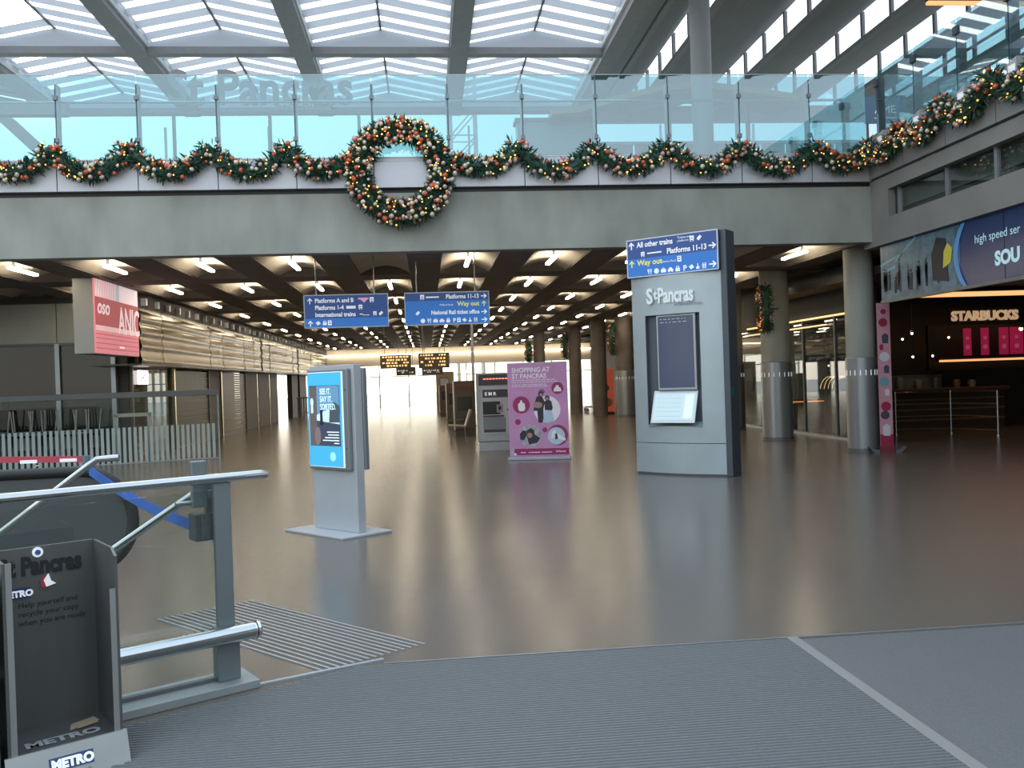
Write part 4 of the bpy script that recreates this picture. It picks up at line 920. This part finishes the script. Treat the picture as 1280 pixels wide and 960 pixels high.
for i, (y, lab) in enumerate(((43.2,'dark high table by the bright gap in the left wall'),(45.2,'second dark high table by the bright gap in the left wall'))):
    t = T('high_table', lab, 'table', (XL+.55, y, 0)); BX('tabletop', brown, -.35,.35,-.6,.6,1.02,1.07,t)
    for x in (-.3,.3):
        for yy in (-.55,.55): BX('leg', brown, x-.02,x+.02,yy-.02,yy+.02,0,1.02,t)
    BX('stretcher', brown, -.3,.3,-.57,-.53,.3,.33,t)
BX('wall_left', dark, -8.75, -7.05, 21.64, 21.7, 0, 3.8); tag(bpy.data.objects['wall_left.002'], 'dark party wall beside the small lit shop', kind='structure')
# upturned chairs on tables behind the striped glass
def chair_table(x, y, lab):
    t = T('cafe_table', lab, 'table', (x, y, 0)); BX('tabletop', mat('grey_tabletop', (.3,.32,.33), .4), -.35,.35,-.3,.3,.70,.73,t); MB().tube([(0,0,0),(0,0,.7)], .03, 8).build('leg', chrome, t); MB().lathe([(.22,0),(.2,.02)], 18).build('foot', chrome, t)
mat('chair_pale', (.55,.56,.55), .4)
def up_chair(x, y, rz, lab):
    t = T('cafe_chair', lab, 'chair', (x, y, .73), rz, 'steel chairs upturned on the cafe tables')
    BX('seat', mat('chair_grey', (.25,.26,.27), .4, .3), -.19,.19,-.19,.19,.02,.05,t)
    BX('backrest', MATS['chair_grey'], -.18,.18,.17,.20,-.38,-.1,t)
    for sx in (-1,1):
        for sy in (-1,1): MB().tube([(sx*.17,sy*.17,.05),(sx*.20,sy*.21,.52)], .014, 8).build('leg', MATS['chair_pale'], t)
        BX('back_post', chrome, sx*.18-.01,sx*.18+.01,.17,.19,-.38,.03,t)
for i, (x, y) in enumerate(((-9.9,20.75),(-8.95,20.95),(-8.0,21.0))):
    nm = ('left','middle','right')[i]
    chair_table(x, y, '%s cafe table carrying upturned chairs behind the striped glass' % nm)
    up_chair(x-.17, y-.12, .3, 'left upturned steel chair on the %s cafe table' % nm); up_chair(x+.22, y+.04, -.5, 'right upturned steel chair on the %s cafe table' % nm)
# striped glass barrier
t = T('glass_barrier', 'glass barrier with pale striped film and a thick grey top rail', 'barrier', (-9.07, 19.62, 0), math.radians(19.7))
L_ = 4.46
BX('top_rail', mat('rail_grey', (.17,.19,.20), .4, .4), -4,L_,-.04,.04,1.47,1.60,t,bevel=.01)
for a, c in ((-4,-1.9),(-1.9,.2),(.2,2.3),(2.3,L_)): MB().quad((a+.01,0,.03),(c-.01,0,.03),(c-.01,0,1.47),(a+.01,0,1.47)).build('pane', gl_clear, t)
film = mat('stripe_film', (.50,.63,.64), .6); sm = MB().box(-.032,.032,-.008,-.002,0,.79).mesh('stripe', film)
k = 0; x = -1.6
while x < L_-.05: inst('stripe', sm, t, (x,0,.02)); x += .112
BX('end_post', chrome, L_-.03,L_+.01,-.03,.03,0,1.47,t); BX('base_rail', steel_b, -4,L_,-.03,.03,0,.02,t)
t = T('gate_frame', 'pale inverted U frame standing against the striped glass', 'frame', (-7.05, 20.6, 0), math.radians(19.7))
BX('post', mat('pale_gate', (.5,.55,.55), .4), 0,.09,0,.06,0,1.1,t); BX('post', MATS['pale_gate'], .70,.79,0,.06,0,1.1,t); BX('top_bar', MATS['pale_gate'], 0,.79,0,.06,1.04,1.12,t)

# ================================================================ FOREGROUND
A32 = math.radians(32)
t = T('handrail_barrier', 'brushed steel handrail barrier with glass infill and bumper pipe', 'barrier', (-1.12, 4.85, 0), A32)
hr = mat('handrail_steel', (.50,.52,.53), .16, 1., var=.05, nscale=6, stretch=(.3,6,6)); ps = mat('post_grey', (.22,.255,.265), .4, .4)
BX('plinth', mat('plinth_steel', (.36,.39,.40), .45, .3, var=.06, nscale=5), -3.2,.13,-.13,.14,0,.045,t,bevel=.004)
MB().tube([(-3.2,-.02,1.125),(.10,-.02,1.125),(.20,-.02,1.125),(.245,-.015,1.125),(.262,0,1.125)], .026, 16, radii=[.026,.026,.026,.022,.010]).build('top_rail', hr, t, True)
BX('post', ps, -.045,.045,-.02,.02,.045,1.10,t,bevel=.003)
BX('post_bracket', ps, -.06,.06,-.04,.045,.045,.33,t,bevel=.004)
MB().tube([(-3.2,-.085,.30),(.12,-.085,.30)], .045, 18).build('bumper_pipe', hr, t, True)
MB().tube([(.122,-.085,.30),(.13,-.085,.30)], .040, 18).tube([(.133,-.085,.30),(.148,-.085,.30),(.156,-.085,.30)], .048, 18, radii=[.048,.048,.038]).build('pipe_cap', chrome, t, True)
BX('bumper_arm', ps, -.015,.015,-.085,-.02,.285,.315,t)
MB().box(-3.2,-.05,.012,.024,.05,1.06).build('pane', gl_clear, t)
BX('glass_channel', dark_steel, -3.2,-.06,.0,.036,.045,.065,t)
bp = BX('bracket_plate', ps, -.135,-.055,.05,.09,.97,1.22,t,bevel=.006); MB().tube([(-.22,.07,1.0),(-.13,.07,1.0)], .012, 10).build('bracket_pin', chrome, bp); BX('bracket_arm', ps, -.06,-.03,.02,.07,1.02,1.06,bp)
t = T('tape_unit', 'grey tape barrier box fixed to the handrail post with blue tape', 'tape barrier', (-1.26, 4.87, .79), A32)
BX('case', mat('case_grey', (.08,.09,.088), .5), -.02,.14,-.05,.07,0,.145,t,bevel=.006); BX('front_plate', dark_steel, .01,.135,-.054,-.05,.01,.135,t)
for x in (.025,.12):
    for z in (.02,.125): MB().disc(x,z,.004,-.058,-.054,6).build('screw', black, t)
BX('mount', ps, .05,.09,-.01,.03,.145,.3,t)
bt = mat('blue_tape', (.05,.17,.58), .5); p0 = Vector((-1.28,4.90,.865)); p1 = Vector((-2.16,5.84,1.11))
inv = Matrix.Translation((-1.26,4.87,.79)) @ Matrix.Rotation(A32,4,'Z'); inv.invert()
pts = [p0.lerp(p1,q/8)-Vector((0,0,.03*math.sin(PI*q/8))) for q in range(9)]; v = []
for p in pts: v += [tuple(inv @ (p-Vector((0,0,.031)))), tuple(inv @ (p+Vector((0,0,.031))))]
o = MB().add(v, [(2*q,2*q+2,2*q+3,2*q+1) for q in range(8)]).build('tape', bt, t); sm_ = o.modifiers.new('thick','SOLIDIFY'); sm_.thickness = .002
dirv = (p1-p0).normalized()
for q in (2,5): 
    b = MB(); c = pts[q]
    for j in range(3): w0 = inv @ (c+dirv*(.02*j)-Vector((0,0,.012))+Vector((.004,-.004,0))); b.box(w0.x,w0.x+.012,w0.y-.012,w0.y-.004,w0.z,w0.z+.022)
    b.build('tape_print', ink_white, t, kind='stuff')
# steel stair rails behind the glass
def pipe_rail(pts, lab): 
    t = T('stair_rail', lab, 'rail', (0,0,0)); MB().tube(pts, .021, 12).build('pipe', hr, t, True); a = Vector(pts[-1]); MB().tube([tuple(a),(a.x,a.y,0)], .018, 10).build('stanchion', ps, t); MB().lathe([(.05,0),(.05,.01)], 16, a.x, a.y).build('foot_plate', ps, t); return t
pipe_rail([(-1.185,4.93,1.10),(-1.72,4.93,.75),(-2.35,4.93,.335)], 'sloping steel rail running down from the handrail post')
pipe_rail([(-1.90,5.62,1.20),(-2.03,5.62,1.195),(-2.08,5.62,1.16),(-2.6,5.62,.78),(-3.2,5.62,.34)], 'sloping steel rail beyond the handrail at the left edge')
t = T('escalator_end', 'dark rounded escalator end with black rubber handrail', 'escalator', (-2.26, 5.95, 0))
cz, r_ = .77, .325; arc = [(r_*math.cos(a), cz+r_*math.sin(a)) for a in [-PI*.62+PI*1.12*k/20 for k in range(21)]]
MB().tube([(x,0,z) for x,z in arc]+[(-3.4,0,cz+r_-.02)], .036, 12).build('rubber_handrail', black, t, True)
MB().prism_xz([(x*.93,cz+(z-cz)*.93) for x,z in arc]+[(-3.4,cz+.28),(-3.4,.02),(-.5,.02)], -.008,.008).build('side_panel', mat('escalator_panel', (.10,.108,.112), .35, .1), t)
BX('skirt', dark_steel, -3.4,-.28,-.10,.10,0,.42,t); MB().tube([(-3.4,-.02,.98),(.2,-.02,.98)], .004, 6).build('joint_line', steel_b, t); MB().prism_xz([(-.95,.92),(-.82,.93),(-.88,1.0)], -.03,-.008).build('bracket', dark_steel, t)
t = T('escalator_end', 'second dark escalator hood at the left edge under the red tape', 'escalator', (-3.62, 7.5, 0))
arc = [(.42*math.cos(a), .62+.33*math.sin(a)) for a in [PI/2-PI*.75*k/12 for k in range(13)]]
MB().tube([(-1.4,0,.95)]+[(x,0,z) for x,z in arc], .034, 10).build('rubber_handrail', black, t, True); MB().prism_xz([(-1.4,.02)]+[(.2,.02)]+[(x*.95,z) for x,z in arc[::-1]]+[(-1.4,.93)], -.01,.01).build('side_panel', MATS['escalator_panel'], t)
t = T('tape_barrier', 'red tape barrier post at left in front of the striped glass', 'tape barrier', (-2.98, 8.0, 0))
MB().tube([(0,0,.02),(0,0,1.06)], .032, 14).build('post', mat('teal_post', (.16,.26,.28), .4, .3), t, True); MB().lathe([(.16,0),(.16,.015),(.05,.03)], 22).build('base', dark_steel, t, True)
o = MB().box(-1.4,-.03,-.002,.002,1.0,1.055).build('tape', mat('red_tape', (.55,.09,.11), .5), t); o.rotation_euler = (0, .035, 0)
for x in (-.55,-.22): BX('tape_print', ink_white, x,x+.14,-.005,-.002,1.012,1.04,t)
# newspaper dispenser
st = mat('dispenser_steel', (.15,.152,.146), .4, .45, var=.1, nscale=2, stretch=(4,4,.6)); st_l = mat('dispenser_lip', (.36,.37,.36), .4, .4, var=.06, nscale=5)
t = T('newspaper_dispenser', 'grey steel newspaper dispenser lettered METRO in the front left corner', 'dispenser', (-1.37, 3.98, 0), math.radians(33))
BX('back_panel', st, -.44,-.0,.36,.38,.08,.92,t); MB().prism_yz([(.0,.10),(.38,.10),(.38,.92),(.06,.92),(0,.89)], -.012,0).build('side_panel', st, t)
BX('side_panel', st, -.44,-.428,0,.38,.1,.92,t); BX('front_flange', st_l, -.428,-.405,-.002,.004,.1,.92,t); BX('front_flange', st_l, -.035,-.012,-.002,.004,.1,.75,t)
BX('tray', st, -.44,0,0,.38,.09,.115,t); MB().prism_yz([(-.07,0),(-.055,0),(.0,.135),(-.012,.135)], -.455,.012).build('front_lip', st_l, t); BX('base_box', dark_steel, -.43,-.01,.0,.37,0,.09,t)
lp = bpy.data.objects.new('label', None); C.objects.link(lp); lp.parent = t; lp.location = (-.30,-.048,.045); lp.rotation_euler = (math.radians(-24),0,0)
BX('label_plate', mat('metro_navy', (.02,.05,.17), .4), 0,.17,-.004,0,.0,.055,lp); txt('METRO', .05, .008, -.006, .010, ink_white, lp, bold=.003, sx=.98); txt('metro.co.uk', .026, .03, -.003, -.028, mat('dark_ink', (.02,.022,.025), .5), lp)
txt('St Pancras', .112, -.40, .355, .80, MATS['dark_ink'], t, bold=.005, sx=.72)
BX('label_plate', MATS['metro_navy'], -.405,-.28, .353,.359, .70,.745, t); txt('METRO', .038, -.395, .351, .708, ink_white, t, bold=.002)
MB().disc(-.245,.915-.02,.022,.350,.358,20).build('badge', ink_white, t); MB().disc(-.245,.895,.012,.346,.350,16).build('badge_core', mat('badge_blue', (.06,.12,.35), .5), t)
rb = mat('red_mark', (.5,.06,.06), .5); MB().prism_xz([(-.235,.735),(-.205,.73),(-.195,.755),(-.215,.785),(-.24,.765)], .352,.358).build('emblem', rb, t); MB().prism_xz([(-.215,.735),(-.175,.745),(-.195,.76),(-.205,.795),(-.225,.765)], .349,.353).build('emblem', ink_white, t)
for i, s in enumerate(('Help yourself and','recycle your copy','when you are ready')): txt(s, .034, -.33, .355, .655-.04*i, MATS['dark_ink'], t)
o = txt('METRO', .09, -.36, .10, .1175, mat('reflected_letter_white', (.42,.43,.43), .5), t, bold=.004); o.rotation_euler = (0,0,0)  # mirror image of METRO, laid flat on the tray as pale lettering
pp = MB().prism_xy([(-.17,.20),(-.04,.24),(-.05,.30),(-.15,.27)], .116,.119).prism_xy([(-.14,.19),(-.05,.21),(-.05,.24),(-.14,.22)], .119,.121).build('newspaper_scrap', [mat('newsprint', (.5,.38,.25), .7)], None)
pp.matrix_world = Matrix.Translation((-1.37,3.98,0)) @ Matrix.Rotation(math.radians(33),4,'Z'); tag(pp, 'scrap of newspaper lying in the dispenser tray', 'paper'); pp['kind'] = 'thing'
for x in (-.08,-.03): MB().lathe([(.008,.115),(.006,.122)], 10, x, .02).build('bolt', chrome, t)
t = T('newspaper_dispenser', 'pale blue fronted dispenser just showing at the left edge', 'dispenser', (-1.37-.47*math.cos(math.radians(33)), 3.98-.47*math.sin(math.radians(33)), 0), math.radians(33))
BX('front_panel', mat('pale_blue_panel', (.09,.15,.17), .4, .2), -.42,0,-.02,0,.36,.88,t); BX('lower_panel', MATS['pale_blue_panel'], -.42,0,-.02,0,.03,.34,t); BX('body', st, -.42,0,.0,.38,0,.86,t); BX('mid_bar', st_l, -.42,0,-.028,0,.34,.365,t); txt('o', .12, -.085, -.024, .66, ink_white, t, bold=.004)
# floor grille and metal edge
gr = ST('floor_grille', 'strip grille of pale bars let into the floor beside the handrail')
ga = Vector((-.07,5.39)); gb = Vector((-.63,5.0)); gd = (Vector((-1.36,6.75))-ga).normalized()
gm_ = MB().box(0,1.0,-.007,.007,0,.006).mesh('bar', mat('grille_bar', (.42,.41,.40), .45, .3)); an = math.atan2(gd.y, gd.x)
for k in range(15):
    q = ga.lerp(gb, k/14); inst('bar', gm_, gr, (q.x, q.y, .001), (0,0,an), (1.9 if k < 8 else 1.9,1,1))
e0 = Vector((-1.0,4.80)); e1 = Vector((-.30,5.125)); nn = Vector((-(e1-e0).y,(e1-e0).x)).normalized()*.03
MB().prism_xy([(e0.x,e0.y),(e1.x,e1.y),(e1.x+nn.x,e1.y+nn.y),(e0.x+nn.x,e0.y+nn.y)], 0,.012).build('edge_strip', mat('edge_alu', (.45,.48,.52), .4, .5), gr)
